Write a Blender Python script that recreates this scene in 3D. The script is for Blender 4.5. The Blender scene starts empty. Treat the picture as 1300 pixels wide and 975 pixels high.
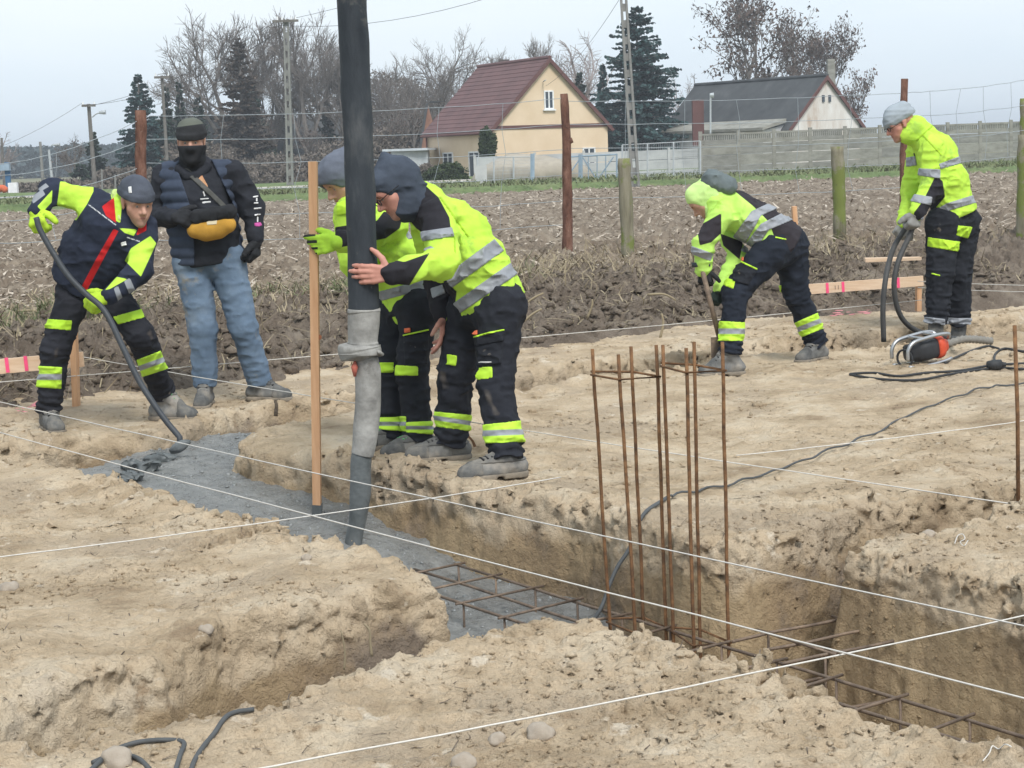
import bpy, bmesh, math, random
import numpy as np
from mathutils import Vector, Matrix
from mathutils.bvhtree import BVHTree

S = bpy.context.scene
C = S.collection
rng = random.Random(11)
nr = np.random.RandomState(5)

# ------------------------------------------------------------------ camera
FPX, CX, CY, CAMZ = 2300.0, 650.0, 487.5, 1.5      # focal length and centre in photo pixels
PITCH = math.atan(295.5 / FPX)
ROLL = math.radians(2.0)
CAM = np.array([0.0, 0.0, CAMZ])
FWD = np.array([0.0, math.cos(PITCH), -math.sin(PITCH)])
_r0 = np.array([1.0, 0.0, 0.0]); _u0 = np.array([0.0, math.sin(PITCH), math.cos(PITCH)])
RT = _r0 * math.cos(ROLL) - _u0 * math.sin(ROLL)
UP = _u0 * math.cos(ROLL) + _r0 * math.sin(ROLL)
cd = bpy.data.cameras.new('camera')
cam = bpy.data.objects.new('camera', cd); C.objects.link(cam)
cd.sensor_width = 36.0; cd.lens = 36.0 * FPX / 1300.0
cd.clip_start = 0.05; cd.clip_end = 3000.0
M = Matrix((tuple(RT), tuple(UP), tuple(-FWD))).transposed().to_4x4()
M.translation = Vector(CAM)
cam.matrix_world = M
S.camera = cam

# ------------------------------------------------------------------ world and sun (overcast)
SUN_EL, SUN_AZ = math.radians(50), math.radians(160)
W = bpy.data.worlds.new('World'); S.world = W; W.use_nodes = True
nt = W.node_tree; nt.nodes.clear()
wo = nt.nodes.new('ShaderNodeOutputWorld')
sky = nt.nodes.new('ShaderNodeTexSky'); sky.sky_type = 'NISHITA'; sky.sun_disc = False
sky.sun_elevation = SUN_EL; sky.sun_rotation = SUN_AZ; sky.dust_density = 3.0; sky.air_density = 1.0
b1 = nt.nodes.new('ShaderNodeBackground'); b1.inputs['Strength'].default_value = 0.1
nt.links.new(sky.outputs[0], b1.inputs['Color'])
b2 = nt.nodes.new('ShaderNodeBackground'); b2.inputs['Strength'].default_value = 0.87   # the cloud layer
tc = nt.nodes.new('ShaderNodeTexCoord')
mp = nt.nodes.new('ShaderNodeMapping'); mp.inputs['Scale'].default_value = (1.0, 1.0, 5.0)
nt.links.new(tc.outputs['Generated'], mp.inputs['Vector'])
nz = nt.nodes.new('ShaderNodeTexNoise'); nz.inputs['Scale'].default_value = 1.8; nz.inputs['Detail'].default_value = 5
nt.links.new(mp.outputs[0], nz.inputs['Vector'])
rp = nt.nodes.new('ShaderNodeValToRGB')
rp.color_ramp.elements[0].position = .33; rp.color_ramp.elements[0].color = (.72, .845, .955, 1)
rp.color_ramp.elements[1].position = .66; rp.color_ramp.elements[1].color = (.88, .95, 1.0, 1)
nt.links.new(nz.outputs['Fac'], rp.inputs[0]); nt.links.new(rp.outputs[0], b2.inputs['Color'])
mx = nt.nodes.new('ShaderNodeMixShader'); mx.inputs[0].default_value = 0.88
nt.links.new(b1.outputs[0], mx.inputs[1]); nt.links.new(b2.outputs[0], mx.inputs[2])
nt.links.new(mx.outputs[0], wo.inputs['Surface'])
sd = bpy.data.lights.new('sun', 'SUN'); sd.energy = 2.2; sd.angle = math.radians(18); sd.color = (1, .97, .92)
so = bpy.data.objects.new('sun', sd); C.objects.link(so)
_sd = Vector((math.sin(SUN_AZ) * math.cos(SUN_EL), math.cos(SUN_AZ) * math.cos(SUN_EL), math.sin(SUN_EL)))
so.rotation_euler = (-_sd).to_track_quat('-Z', 'Y').to_euler()
so.location = (0, 0, 30)
S.view_settings.view_transform = 'Standard'; S.view_settings.look = 'None'
S.view_settings.exposure = 0.48; S.view_settings.gamma = 1.0

# ------------------------------------------------------------------ projection helpers
def ray(px, py): return FWD + RT * ((px - CX) / FPX) + UP * ((CY - py) / FPX)
def P(px, py, Y):
    d = ray(px, py); return CAM + d * (Y / d[1])
def G(px, py, z=0.0):
    d = ray(px, py); return CAM + d * ((z - CAMZ) / d[2])
def proj(p):
    v = p - CAM; w = v @ FWD
    return CX + FPX * (v @ RT) / w, CY - FPX * (v @ UP) / w, w
def nrm(v):
    v = np.asarray(v, float); return v / (np.linalg.norm(v) + 1e-12)

# ------------------------------------------------------------------ object helpers
def tag(o, label=None, cat=None, group=None, kind=None):
    if label: o['label'] = label
    if cat: o['category'] = cat
    if group: o['group'] = group
    if kind: o['kind'] = kind
    return o
def thing(name, label, cat, loc=(0, 0, 0), group=None):
    o = bpy.data.objects.new(name, None); o.empty_display_size = .1
    C.objects.link(o); o.location = tuple(loc)
    return tag(o, label, cat, group)
def wloc(o):
    l = np.zeros(3)
    while o is not None:
        l += np.array(o.location); o = o.parent
    return l
def obj(name, v, f, mat, parent=None, smooth=False, attrs=None, loc=None, kind=None):
    v = np.asarray(v, np.float64).reshape(-1, 3)
    if loc is None and parent is None: loc = (v[:, 0].mean(), v[:, 1].mean(), v[:, 2].min())
    base = wloc(parent) if parent is not None else np.zeros(3)
    if loc is None: loc = base
    me = bpy.data.meshes.new(name)
    vv = v - np.asarray(loc)
    if isinstance(f, np.ndarray):
        n, k = f.shape
        me.vertices.add(len(vv)); me.vertices.foreach_set('co', vv.astype(np.float32).ravel())
        me.loops.add(n * k); me.loops.foreach_set('vertex_index', f.astype(np.int32).ravel())
        me.polygons.add(n); me.polygons.foreach_set('loop_start', np.arange(0, n * k, k, dtype=np.int32))
        me.update(calc_edges=True); me.validate()
    else:
        me.from_pydata([tuple(x) for x in vv], [], f); me.update()
    if smooth: me.shade_smooth()
    if attrs:
        for an, av in attrs.items():
            a = me.attributes.new(an, 'FLOAT', 'POINT'); a.data.foreach_set('value', np.asarray(av, np.float32))
    for m in (mat if isinstance(mat, (list, tuple)) else [mat]): me.materials.append(m)
    o = bpy.data.objects.new(name, me); C.objects.link(o)
    if parent is not None: o.parent = parent
    o.location = tuple(np.asarray(loc) - base)
    if kind: o['kind'] = kind
    return o
def dup(root, loc, rz=0.0, label=None, scale=None):
    r = root.copy(); C.objects.link(r); r.location = tuple(loc); r.rotation_euler = (0, 0, rz)
    if scale is not None: r.scale = scale
    if label: r['label'] = label
    for ch in list(root.children):
        c = ch.copy(); C.objects.link(c); c.parent = r
        for g in ch.children:
            d = g.copy(); C.objects.link(d); d.parent = c
    return r

class MB:
    """collects boxes, bars and tubes into one mesh"""
    def __init__(s): s.v = []; s.f = []
    def add(s, v, f):
        b = len(s.v); s.v.extend([tuple(x) for x in v]); s.f.extend([tuple(b + i for i in q) for q in f]); return s
    def hexa(s, p):      # 8 points: bottom ring 0-3, top ring 4-7
        return s.add(p, [(3, 2, 1, 0), (4, 5, 6, 7), (0, 1, 5, 4), (1, 2, 6, 5), (2, 3, 7, 6), (3, 0, 4, 7)])
    def box(s, c, sx, sy, sz, ax=None, jit=0):
        c = np.asarray(c, float); ax = np.eye(3) if ax is None else ax
        p = []
        for k in (-1, 1):
            for i, j in ((-1, -1), (1, -1), (1, 1), (-1, 1)):
                q = c + ax[0] * (i * sx / 2) + ax[1] * (j * sy / 2) + ax[2] * (k * sz / 2)
                if jit: q = q + nr.uniform(-jit, jit, 3)
                p.append(q)
        return s.hexa(p)
    def tube(s, pts, r, n=6, caps=True):
        pts = [np.asarray(p, float) for p in pts]; m = len(pts)
        rr = r if isinstance(r, (list, tuple, np.ndarray)) else [r] * m
        rings = []; pu = None
        for i, p in enumerate(pts):
            t = nrm(pts[min(i + 1, m - 1)] - pts[max(i - 1, 0)])
            if pu is None:
                a = np.array([0, 0, 1.0]) if abs(t[2]) < .9 else np.array([1.0, 0, 0])
                u = nrm(np.cross(t, a))
            else: u = nrm(pu - t * (pu @ t))
            pu = u; w = np.cross(t, u)
            rings.append([p + rr[i] * (math.cos(2 * math.pi * k / n) * u + math.sin(2 * math.pi * k / n) * w) for k in range(n)])
        v = [q for ring in rings for q in ring]; f = []
        for i in range(m - 1):
            for k in range(n):
                a, b = i * n + k, i * n + (k + 1) % n
                f.append((a, b, b + n, a + n))
        if caps:
            f.append(tuple(range(n - 1, -1, -1))); f.append(tuple((m - 1) * n + k for k in range(n)))
        return s.add(v, f)
    def obj(s, name, mat, parent=None, smooth=False, loc=None, kind=None):
        return obj(name, s.v, s.f, mat, parent, smooth, None, loc, kind)
def frame(d, up=(0, 0, 1)):
    d = nrm(d); r = nrm(np.cross(d, up)); return np.array([r, d, np.cross(r, d)])
def spline(pts, n=8):
    p = [np.asarray(q, float) for q in pts]; p = [2 * p[0] - p[1]] + p + [2 * p[-1] - p[-2]]; out = []
    for i in range(1, len(p) - 2):
        for k in range(n):
            t = k / n; a, b, c, d = p[i - 1:i + 3]
            out.append(.5 * (2 * b + (c - a) * t + (2 * a - 5 * b + 4 * c - d) * t * t + (3 * b - a - 3 * c + d) * t ** 3))
    out.append(p[-2]); return out

# ------------------------------------------------------------------ materials
def mat(name, cols, scale=5.0, detail=6.0, rough=.85, bump=.0, bscale=40.0, metallic=0.0, spec=.3, zones=(), speck=None, stretch=None, rough2=None, bdist=.01, fine=0, under=False):
    """cols: one colour or [(pos, colour), ...] over a noise; zones: [(attribute, colour)] painted where the attribute is > 0"""
    m = bpy.data.materials.new(name); m.use_nodes = True
    t = m.node_tree; L = t.links.new; N = t.nodes.new
    b = t.nodes['Principled BSDF']; b.inputs['Roughness'].default_value = rough
    b.inputs['Metallic'].default_value = metallic; b.inputs['Specular IOR Level'].default_value = spec
    tc = N('ShaderNodeTexCoord'); vec = tc.outputs['Object']
    if stretch:
        mp = N('ShaderNodeMapping'); mp.inputs['Scale'].default_value = stretch; L(vec, mp.inputs[0]); vec = mp.outputs[0]
    if isinstance(cols[0], (int, float)): cols = [(.3, tuple(c * .86 for c in cols)), (.7, tuple(min(1, c * 1.12) for c in cols))]
    nz = N('ShaderNodeTexNoise'); nz.inputs['Scale'].default_value = scale; nz.inputs['Detail'].default_value = detail
    nz.inputs['Roughness'].default_value = .62
    L(vec, nz.inputs['Vector'])
    r = N('ShaderNodeValToRGB'); e = r.color_ramp.elements
    while len(e) < len(cols): e.new(.5)
    for el, (p, c) in zip(e, cols): el.position = p; el.color = tuple(c) + (1,)
    L(nz.outputs['Fac'], r.inputs[0]); col = r.outputs[0]
    def mixin(col, fac, c):
        x = N('ShaderNodeMix'); x.data_type = 'RGBA'; L(fac, x.inputs[0]); L(col, x.inputs[6])
        if isinstance(c, tuple): x.inputs[7].default_value = c + (1,)
        else: L(c, x.inputs[7])
        return x.outputs[2]
    if speck:      # (colour, scale, threshold)
        for (c, s2, th) in (speck if isinstance(speck, list) else [speck]):
            n2 = N('ShaderNodeTexNoise'); n2.inputs['Scale'].default_value = s2; n2.inputs['Detail'].default_value = 5
            n2.inputs['Roughness'].default_value = .7
            L(tc.outputs['Object'], n2.inputs['Vector'])
            mr = N('ShaderNodeMapRange'); mr.inputs[1].default_value = th; mr.inputs[2].default_value = th + .08
            L(n2.outputs['Fac'], mr.inputs[0]); col = mixin(col, mr.outputs[0], c)
    for zn in zones:
        an, c = zn[0], zn[1]; so_ = zn[2] if len(zn) > 2 else .0015
        at = N('ShaderNodeAttribute'); at.attribute_name = an
        mr = N('ShaderNodeMapRange'); mr.inputs[1].default_value = .0002; mr.inputs[2].default_value = .0002 + 2 * so_
        L(at.outputs['Fac'], mr.inputs[0])
        mm = N('ShaderNodeMix'); mm.data_type = 'RGBA'; mm.blend_type = 'MULTIPLY'; mm.inputs[0].default_value = .5
        mm.inputs[6].default_value = c + (1,)
        hs = N('ShaderNodeMapRange'); hs.inputs[3].default_value = .6; hs.inputs[4].default_value = 1.4; L(nz.outputs['Fac'], hs.inputs[0])
        L(hs.outputs[0], mm.inputs[7])
        col = mixin(col, mr.outputs[0], mm.outputs[2])
    if under:      # darker brown colour below a wavy level, with greyer lenses
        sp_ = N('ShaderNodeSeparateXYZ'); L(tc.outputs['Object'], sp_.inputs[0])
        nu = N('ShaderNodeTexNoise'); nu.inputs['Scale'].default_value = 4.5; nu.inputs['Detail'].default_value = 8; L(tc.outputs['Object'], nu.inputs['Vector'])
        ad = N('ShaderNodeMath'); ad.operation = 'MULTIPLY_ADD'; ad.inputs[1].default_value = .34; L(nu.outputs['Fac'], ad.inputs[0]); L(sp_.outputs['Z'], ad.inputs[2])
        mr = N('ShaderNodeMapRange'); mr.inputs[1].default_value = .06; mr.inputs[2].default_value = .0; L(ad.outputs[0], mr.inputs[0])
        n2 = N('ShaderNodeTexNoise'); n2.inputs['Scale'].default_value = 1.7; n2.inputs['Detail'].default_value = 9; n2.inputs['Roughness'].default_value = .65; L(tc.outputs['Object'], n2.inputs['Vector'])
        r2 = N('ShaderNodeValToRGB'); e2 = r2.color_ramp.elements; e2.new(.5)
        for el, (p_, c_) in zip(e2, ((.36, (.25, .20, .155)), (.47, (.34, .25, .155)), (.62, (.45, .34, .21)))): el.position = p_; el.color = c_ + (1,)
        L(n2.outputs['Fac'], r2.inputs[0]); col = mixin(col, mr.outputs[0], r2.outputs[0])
    L(col, b.inputs['Base Color'])
    if rough2 is not None:
        mr = N('ShaderNodeMapRange'); mr.inputs[1].default_value = .35; mr.inputs[2].default_value = .65
        mr.inputs[3].default_value = rough; mr.inputs[4].default_value = rough2
        L(nz.outputs['Fac'], mr.inputs[0]); L(mr.outputs[0], b.inputs['Roughness'])
    if bump:
        n3 = N('ShaderNodeTexNoise'); n3.inputs['Scale'].default_value = bscale; n3.inputs['Detail'].default_value = 7
        n3.inputs['Roughness'].default_value = .65
        L(vec, n3.inputs['Vector'])
        bp = N('ShaderNodeBump'); bp.inputs['Strength'].default_value = bump; bp.inputs['Distance'].default_value = bdist
        L(n3.outputs['Fac'], bp.inputs['Height'])
        if fine:
            n4 = N('ShaderNodeTexNoise'); n4.inputs['Scale'].default_value = fine; n4.inputs['Detail'].default_value = 4; n4.inputs['Roughness'].default_value = .7
            L(vec, n4.inputs['Vector'])
            b2_ = N('ShaderNodeBump'); b2_.inputs['Strength'].default_value = .9; b2_.inputs['Distance'].default_value = bdist * .35
            L(n4.outputs['Fac'], b2_.inputs['Height']); L(bp.outputs[0], b2_.inputs['Normal']); bp = b2_
        L(bp.outputs[0], b.inputs['Normal'])
    return m

MT = {}
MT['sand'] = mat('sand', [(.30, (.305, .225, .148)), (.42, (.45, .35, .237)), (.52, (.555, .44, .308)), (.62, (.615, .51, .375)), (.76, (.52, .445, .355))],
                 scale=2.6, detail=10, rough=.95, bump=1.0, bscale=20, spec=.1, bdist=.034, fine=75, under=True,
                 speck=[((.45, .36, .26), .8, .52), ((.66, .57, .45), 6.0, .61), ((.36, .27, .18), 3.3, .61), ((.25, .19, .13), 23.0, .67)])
MT['soil'] = mat('soil', [(.3, (.13, .103, .08)), (.5, (.21, .17, .135)), (.7, (.31, .263, .213))], scale=3.0, detail=9, rough=.97,
                 bump=1.0, bscale=18, spec=.1, bdist=.05, fine=70, speck=[((.30, .25, .19), 7.0, .58), ((.075, .06, .045), 16, .64)])
MT['field'] = mat('field_soil', [(.3, (.145, .112, .083)), (.5, (.215, .173, .132)), (.7, (.32, .27, .21))], scale=2.2, detail=9, rough=.97,
                  bump=1.0, bscale=14, spec=.1, bdist=.04, speck=[((.36, .31, .25), 6.0, .6)])
MT['clod'] = mat('dry_sand_clod', [(.3, (.36, .28, .195)), (.7, (.52, .43, .33))], scale=18, rough=.95, bump=.6, bscale=60, spec=.1)
MT['stone'] = mat('grey_stone', [(.3, (.27, .225, .175)), (.7, (.42, .365, .305))], scale=14, rough=.85, bump=.5, bscale=50)
MT['concrete'] = mat('wet_concrete', [(.3, (.18, .183, .178)), (.55, (.26, .263, .257)), (.75, (.34, .34, .33))], scale=9, detail=8, rough=.18, rough2=.48,
                     bump=1.0, bscale=34, spec=.5, bdist=.024, fine=110, speck=[((.13, .14, .145), 24, .62), ((.45, .45, .44), 40, .68)])
MT['rust'] = mat('rusty_steel', [(.3, (.085, .05, .03)), (.55, (.22, .115, .055)), (.75, (.34, .19, .09))], scale=22, rough=.8, bump=.5, bscale=160, spec=.3, metallic=.2)
MT['steel'] = mat('dull_steel_bar', [(.3, (.11, .085, .068)), (.55, (.22, .165, .125)), (.75, (.34, .255, .185))], scale=16, rough=.6, bump=.5, bscale=160, metallic=.4)
MT['string'] = mat('white_string', (.62, .60, .56), scale=60, rough=.9)
MT['timber'] = mat('fresh_timber', [(.3, (.52, .285, .15)), (.6, (.62, .37, .21)), (.8, (.69, .46, .29))], scale=7, detail=6, rough=.75, bump=.25, bscale=30, stretch=(6, 6, .5))
MT['timber_pale'] = mat('pale_board', [(.3, (.58, .40, .26)), (.7, (.72, .56, .41))], scale=7, rough=.75, bump=.2, bscale=30, stretch=(.6, 4, 6))
MT['pink'] = mat('pink_spray', (.85, .09, .22), scale=20, rough=.7)
MT['rubber'] = mat('black_rubber', [(.3, (.016, .021, .028)), (.55, (.036, .043, .052)), (.8, (.10, .105, .11))], scale=9, rough=.55, rough2=.8, bump=.4, bscale=60, speck=[((.085, .085, .08), 3.5, .56), ((.17, .165, .155), 16, .67)], stretch=(1, 1, .35))
MT['cable'] = mat('grey_cable', (.075, .08, .083), scale=30, rough=.6)
MT['cable_black'] = mat('black_cable', (.035, .037, .04), scale=30, rough=.6)

# ------------------------------------------------------------------ noise and surface nets (numpy)
_R3 = np.random.RandomState(3).rand(64, 64, 64).astype(np.float32)
def vn(p):
    i = np.floor(p).astype(np.int32); f = (p - i).astype(np.float32); f = f * f * (3 - 2 * f); i &= 63
    j = (i + 1) & 63
    x0, y0, z0 = i[:, 0], i[:, 1], i[:, 2]; x1, y1, z1 = j[:, 0], j[:, 1], j[:, 2]
    fx, fy, fz = f[:, 0], f[:, 1], f[:, 2]
    a = _R3[x0, y0, z0] * (1 - fx) + _R3[x1, y0, z0] * fx
    b = _R3[x0, y1, z0] * (1 - fx) + _R3[x1, y1, z0] * fx
    c = _R3[x0, y0, z1] * (1 - fx) + _R3[x1, y0, z1] * fx
    d = _R3[x0, y1, z1] * (1 - fx) + _R3[x1, y1, z1] * fx
    a = a * (1 - fy) + b * fy; c = c * (1 - fy) + d * fy
    return a * (1 - fz) + c * fz - .5
def vn2(x, y, s=1.0, seed=0.0):
    x = np.asarray(x, float); sh = x.shape
    p = np.stack([x.ravel() * s + seed, np.asarray(y, float).ravel() * s + seed * 1.7, np.full(x.size, seed * .37 + .5)], 1)
    return vn(p).reshape(sh)
def nets(F, lo, h):
    ins = F < 0
    cnt = np.zeros(tuple(n - 1 for n in F.shape), np.int8)
    for a in (0, 1):
        for b in (0, 1):
            for c in (0, 1):
                cnt += ins[a:F.shape[0] - 1 + a, b:F.shape[1] - 1 + b, c:F.shape[2] - 1 + c]
    act = (cnt > 0) & (cnt < 8); idx = np.argwhere(act)
    vid = np.full(act.shape, -1, np.int32); vid[act] = np.arange(len(idx), dtype=np.int32)
    acc = np.zeros((len(idx), 3), np.float32); num = np.zeros(len(idx), np.float32)
    cs = {}
    for a in (0, 1):
        for b in (0, 1):
            for c in (0, 1): cs[a, b, c] = F[idx[:, 0] + a, idx[:, 1] + b, idx[:, 2] + c]
    for ax in range(3):
        for u in (0, 1):
            for w in (0, 1):
                o = [u, w]; o.insert(ax, 0); o1 = list(o); o1[ax] = 1
                A, B = cs[tuple(o)], cs[tuple(o1)]
                m = (A < 0) != (B < 0); t = np.where(m, A / np.where(m, A - B, 1), 0)
                for k in range(3): acc[:, k] += np.where(m, t if k == ax else o[k], 0)
                num += m
    v = (acc / num[:, None] + idx) * h + np.asarray(lo)
    qs = []
    for ax in range(3):
        n = F.shape
        sl0 = [slice(1, n[k] - 1) for k in range(3)]; sl1 = list(sl0)
        sl0[ax] = slice(0, n[ax] - 1); sl1[ax] = slice(1, n[ax])
        A, B = ins[tuple(sl0)], ins[tuple(sl1)]
        e = np.argwhere(A != B)
        if not len(e): continue
        sg = A[e[:, 0], e[:, 1], e[:, 2]]
        g = e + 1; g[:, ax] -= 1
        u, w = (ax + 1) % 3, (ax + 2) % 3
        def cell(du, dw):
            q = g.copy(); q[:, u] += du; q[:, w] += dw; return vid[q[:, 0], q[:, 1], q[:, 2]]
        Q = np.stack([cell(-1, -1), cell(0, -1), cell(0, 0), cell(-1, 0)], 1)
        Q[~sg] = Q[~sg][:, ::-1]; qs.append(Q)
    q = np.concatenate(qs) if qs else np.zeros((0, 4), np.int32)
    return v, q[(q >= 0).all(1)]
def mesh_sdf(fn, lo, hi, h, margin=.02, B=8):
    lo = np.asarray(lo, float); hi = np.asarray(hi, float)
    nb = np.maximum(1, np.ceil((hi - lo) / (h * B)).astype(int)); n = nb * B
    bc = np.stack(np.meshgrid(*[np.arange(k) for k in nb], indexing='ij'), -1).reshape(-1, 3)
    cen = lo + (bc + .5) * B * h - h / 2
    d = fn(cen); rad = B * h * .87 + margin
    F4 = np.where(d < 0, -1, 1).astype(np.float32)
    F = np.repeat(np.repeat(np.repeat(F4.reshape(nb), B, 0), B, 1), B, 2)
    ab = bc[np.abs(d) < rad]
    if not len(ab): return np.zeros((0, 3)), np.zeros((0, 4), np.int32)
    off = np.stack(np.meshgrid(*[np.arange(B)] * 3, indexing='ij'), -1).reshape(-1, 3)
    gi = (ab[:, None, :] * B + off[None]).reshape(-1, 3)
    for k in range(0, len(gi), 400000):
        g = gi[k:k + 400000]; F[g[:, 0], g[:, 1], g[:, 2]] = fn(lo + g * h)
    F[0], F[-1], F[:, 0], F[:, -1], F[:, :, 0], F[:, :, -1] = [1.0] * 6 if True else 0
    return nets(F, lo, h)

# ------------------------------------------------------------------ the building site: blocks of sand between trenches
def plan(pts): return [G(x, y)[:2] for x, y in pts]
BLK = [plan(q) for q in (
    [(-700, 585), (-300, 585), (0, 589), (51, 588), (88, 598), (128, 608), (183, 621), (237, 638), (288, 653), (321, 661), (352, 671), (379, 687), (403, 685),
     (437, 703), (468, 706), (501, 713), (522, 724), (552, 738), (566, 744), (500, 757), (400, 778), (288, 797), (203, 842), (135, 856), (68, 873), (0, 906), (-300, 1020), (-700, 1100)],
    [(-600, 1200), (-300, 1060), (0, 956), (44, 950), (118, 931), (237, 906), (281, 902), (338, 896), (399, 872), (440, 855), (546, 822), (603, 811), (681, 788), (716, 785),
     (776, 797), (804, 811), (847, 818), (896, 831), (960, 846), (1005, 860), (1042, 873), (1060, 897), (1114, 905), (1152, 930), (1200, 934), (1255, 952), (1300, 961),
     (1600, 1060), (2400, 1500), (2400, 2300), (-1800, 2300), (-1800, 1500)],
    [(330, 549), (303, 563), (318, 575), (380, 580), (461, 592), (518, 603), (569, 617), (671, 631), (738, 643), (800, 662), (872, 684), (940, 694), (985, 683), (1100, 648), (1262, 627), (1500, 594), (1900, 560),
     (1900, 370), (1500, 405), (1300, 424), (1200, 433), (1107, 441), (1066, 448), (960, 451), (860, 468), (786, 476), (700, 491), (600, 503), (500, 517), (436, 529), (380, 539)],
    [(1075, 697), (1150, 714), (1300, 748), (1600, 830), (1900, 880), (1900, 600), (1600, 622), (1300, 651), (1266, 662), (1197, 674), (1118, 683)],
    [(-700, 640), (-300, 592), (0, 567), (101, 557), (203, 550), (237, 537), (287, 524), (348, 511), (440, 503), (560, 490), (650, 482), (700, 474), (786, 459), (860, 452), (960, 436),
     (1066, 426), (1130, 420), (1200, 412), (1300, 402), (1500, 385), (1900, 350), (1900, 290), (-900, 290)])]
def sdpoly(X, Y, poly):
    p = np.asarray(poly, float); n = len(p); d = np.full(X.shape, 1e9); inside = np.zeros(X.shape, bool)
    for i in range(n):
        a, b = p[i], p[(i + 1) % n]; e = b - a
        wx, wy = X - a[0], Y - a[1]; t = np.clip((wx * e[0] + wy * e[1]) / (e @ e + 1e-12), 0, 1)
        d = np.minimum(d, (wx - t * e[0]) ** 2 + (wy - t * e[1]) ** 2)
        c = ((a[1] > Y) != (b[1] > Y))
        if c.any():
            xi = a[0] + (Y - a[1]) / (e[1] if abs(e[1]) > 1e-12 else 1e-12) * e[0]; inside ^= c & (X < xi)
    d = np.sqrt(d); return np.where(inside, -d, d)
def top_h(X, Y):
    return .05 * vn2(X, Y, .9, 4.1) + .045 * vn2(X, Y, 2.3, 9.7) + .03 * vn2(X, Y, 6, 2.2)
def concrete_z(X, Y):
    q = ((X + 1.88) * 2.52 + (Y - 9.6) * -2.26) / (2.52 ** 2 + 2.26 ** 2)    # 0 at the far end, 1 at the near end
    z = np.interp(q, [-.3, 0, .3, .6, .72, .95, 1.02, 1.12], [-.10, -.11, -.165, -.29, -.37, -.43, -.50, -.85])
    hx, hy = P(450, 690, 8.0)[:2]; r2 = (X - hx) ** 2 + (Y - hy) ** 2
    return z + .05 * np.exp(-r2 / .05) + .03 * vn2(X, Y, 4, 1.3) + .03 * np.abs(vn2(X, Y, 11, 6.6)) + .018 * vn2(X, Y, 22, 8.6) + .010 * vn2(X, Y, 45, 4.6)
def site_ground(x0, x1, y0, y1, h, zb=-1.0, zt=.26):
    nx, ny, nz_ = [int(math.ceil(k / h)) + 1 for k in (x1 - x0, y1 - y0, zt - zb)]
    xs = x0 + np.arange(nx) * h; ys = y0 + np.arange(ny) * h; zs = zb + np.arange(nz_) * h
    X, Y = np.meshgrid(xs, ys, indexing='ij')
    Xw = X + .09 * vn2(X, Y, 2.5, .3) + .04 * vn2(X, Y, 8, 5.5) + .014 * vn2(X, Y, 24, 3.5)
    Yw = Y + .09 * vn2(X, Y, 2.5, 7.3) + .04 * vn2(X, Y, 8, 8.5) + .014 * vn2(X, Y, 24, 1.5)
    s2 = np.full(X.shape, 1e9)
    for b in BLK: s2 = np.minimum(s2, sdpoly(Xw, Yw, b))
    hh = top_h(X, Y) + .03 * np.exp(-((s2 + .10) / .09) ** 2) * (.3 + 2 * np.abs(vn2(X, Y, 4, 3.3)))
    fl = -.72 + .08 * vn2(X, Y, 2, 6.1) + .05 * vn2(X, Y, 8, 2.9)
    F = np.empty((nx, ny, nz_), np.float32)
    A = zs[None, None, :] - hh[:, :, None]
    Bw = (s2[:, :, None] + .16 * zs[None, None, :]) * .97 - .0
    k = .035; hq = np.maximum(k - np.abs(A - Bw), 0) / k
    F[:] = np.maximum(A, Bw) + hq * hq * k * .25
    Fl = zs[None, None, :] - fl[:, :, None]
    hq = np.maximum(.12 - np.abs(F - Fl), 0) / .12
    F = np.minimum(F, Fl) - (hq * hq * .03).astype(np.float32)
    F = F.astype(np.float32)
    near = np.argwhere(np.abs(F) < .085)
    p = np.stack([xs[near[:, 0]], ys[near[:, 1]], zs[near[:, 2]]], 1)
    s = s2[near[:, 0], near[:, 1]]
    edge = np.clip(1.0 - np.abs(s + .02) / .35, .25, 1.0)           # crumbly near the edges and on the walls, trodden flat elsewhere
    n1 = vn(p * 5 + 3); n2 = vn(p * 13 + 11); n3 = vn(p * 30 + 5); n4 = vn(p * 62 + 1)
    rough = .6 + .9 * np.clip(vn(p * 1.7 + 20) * 2 + .3, 0, 1)
    top = np.clip((p[:, 2] + .26) / .2, .30, 1.0) * (1 + .7 * np.clip(1 - np.abs(s + .03) / .09, 0, 1) * (p[:, 2] > -.16))                  # the crust crumbles, the spade-cut face below stays smoother
    dn = .035 * n1 * edge + .036 * (.35 - np.abs(n2) * 2) * edge * rough * top + .036 * n3 * np.clip(edge + .2, 0, 1) * rough * top + .032 * n4 * rough * top
    F[near[:, 0], near[:, 1], near[:, 2]] += dn.astype(np.float32)
    return nets(F, (x0, y0, zb), h)
v1, q1 = site_ground(-2.55, 2.55, 3.5, 7.6, .0125)
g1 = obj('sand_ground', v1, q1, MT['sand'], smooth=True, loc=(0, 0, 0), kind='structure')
v2, q2 = site_ground(-4.2, 5.4, 7.58, 15.5, .024)
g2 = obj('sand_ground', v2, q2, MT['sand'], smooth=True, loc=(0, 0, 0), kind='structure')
BV1 = BVHTree.FromPolygons([tuple(x) for x in v1], [tuple(x) for x in q1.tolist()])
BV2 = BVHTree.FromPolygons([tuple(x) for x in v2], [tuple(x) for x in q2.tolist()])
def gz(x, y):
    for b in (BV1, BV2):
        h = b.ray_cast(Vector((x, y, 3)), Vector((0, 0, -1)))
        if h[0] is not None: return h[0].z
    return 0.0
def hit(px, py, lift=0.0):
    """where the sight line through a photo pixel meets the ground"""
    d = Vector(nrm(ray(px, py))); best = None
    for b in (BV1, BV2):
        h = b.ray_cast(Vector(CAM), d)
        if h[0] is not None and (best is None or h[3] < best[1]): best = (h[0], h[3])
    p = np.array(best[0]) if best else G(px, py)
    return p + np.array([0, 0, lift])

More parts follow.
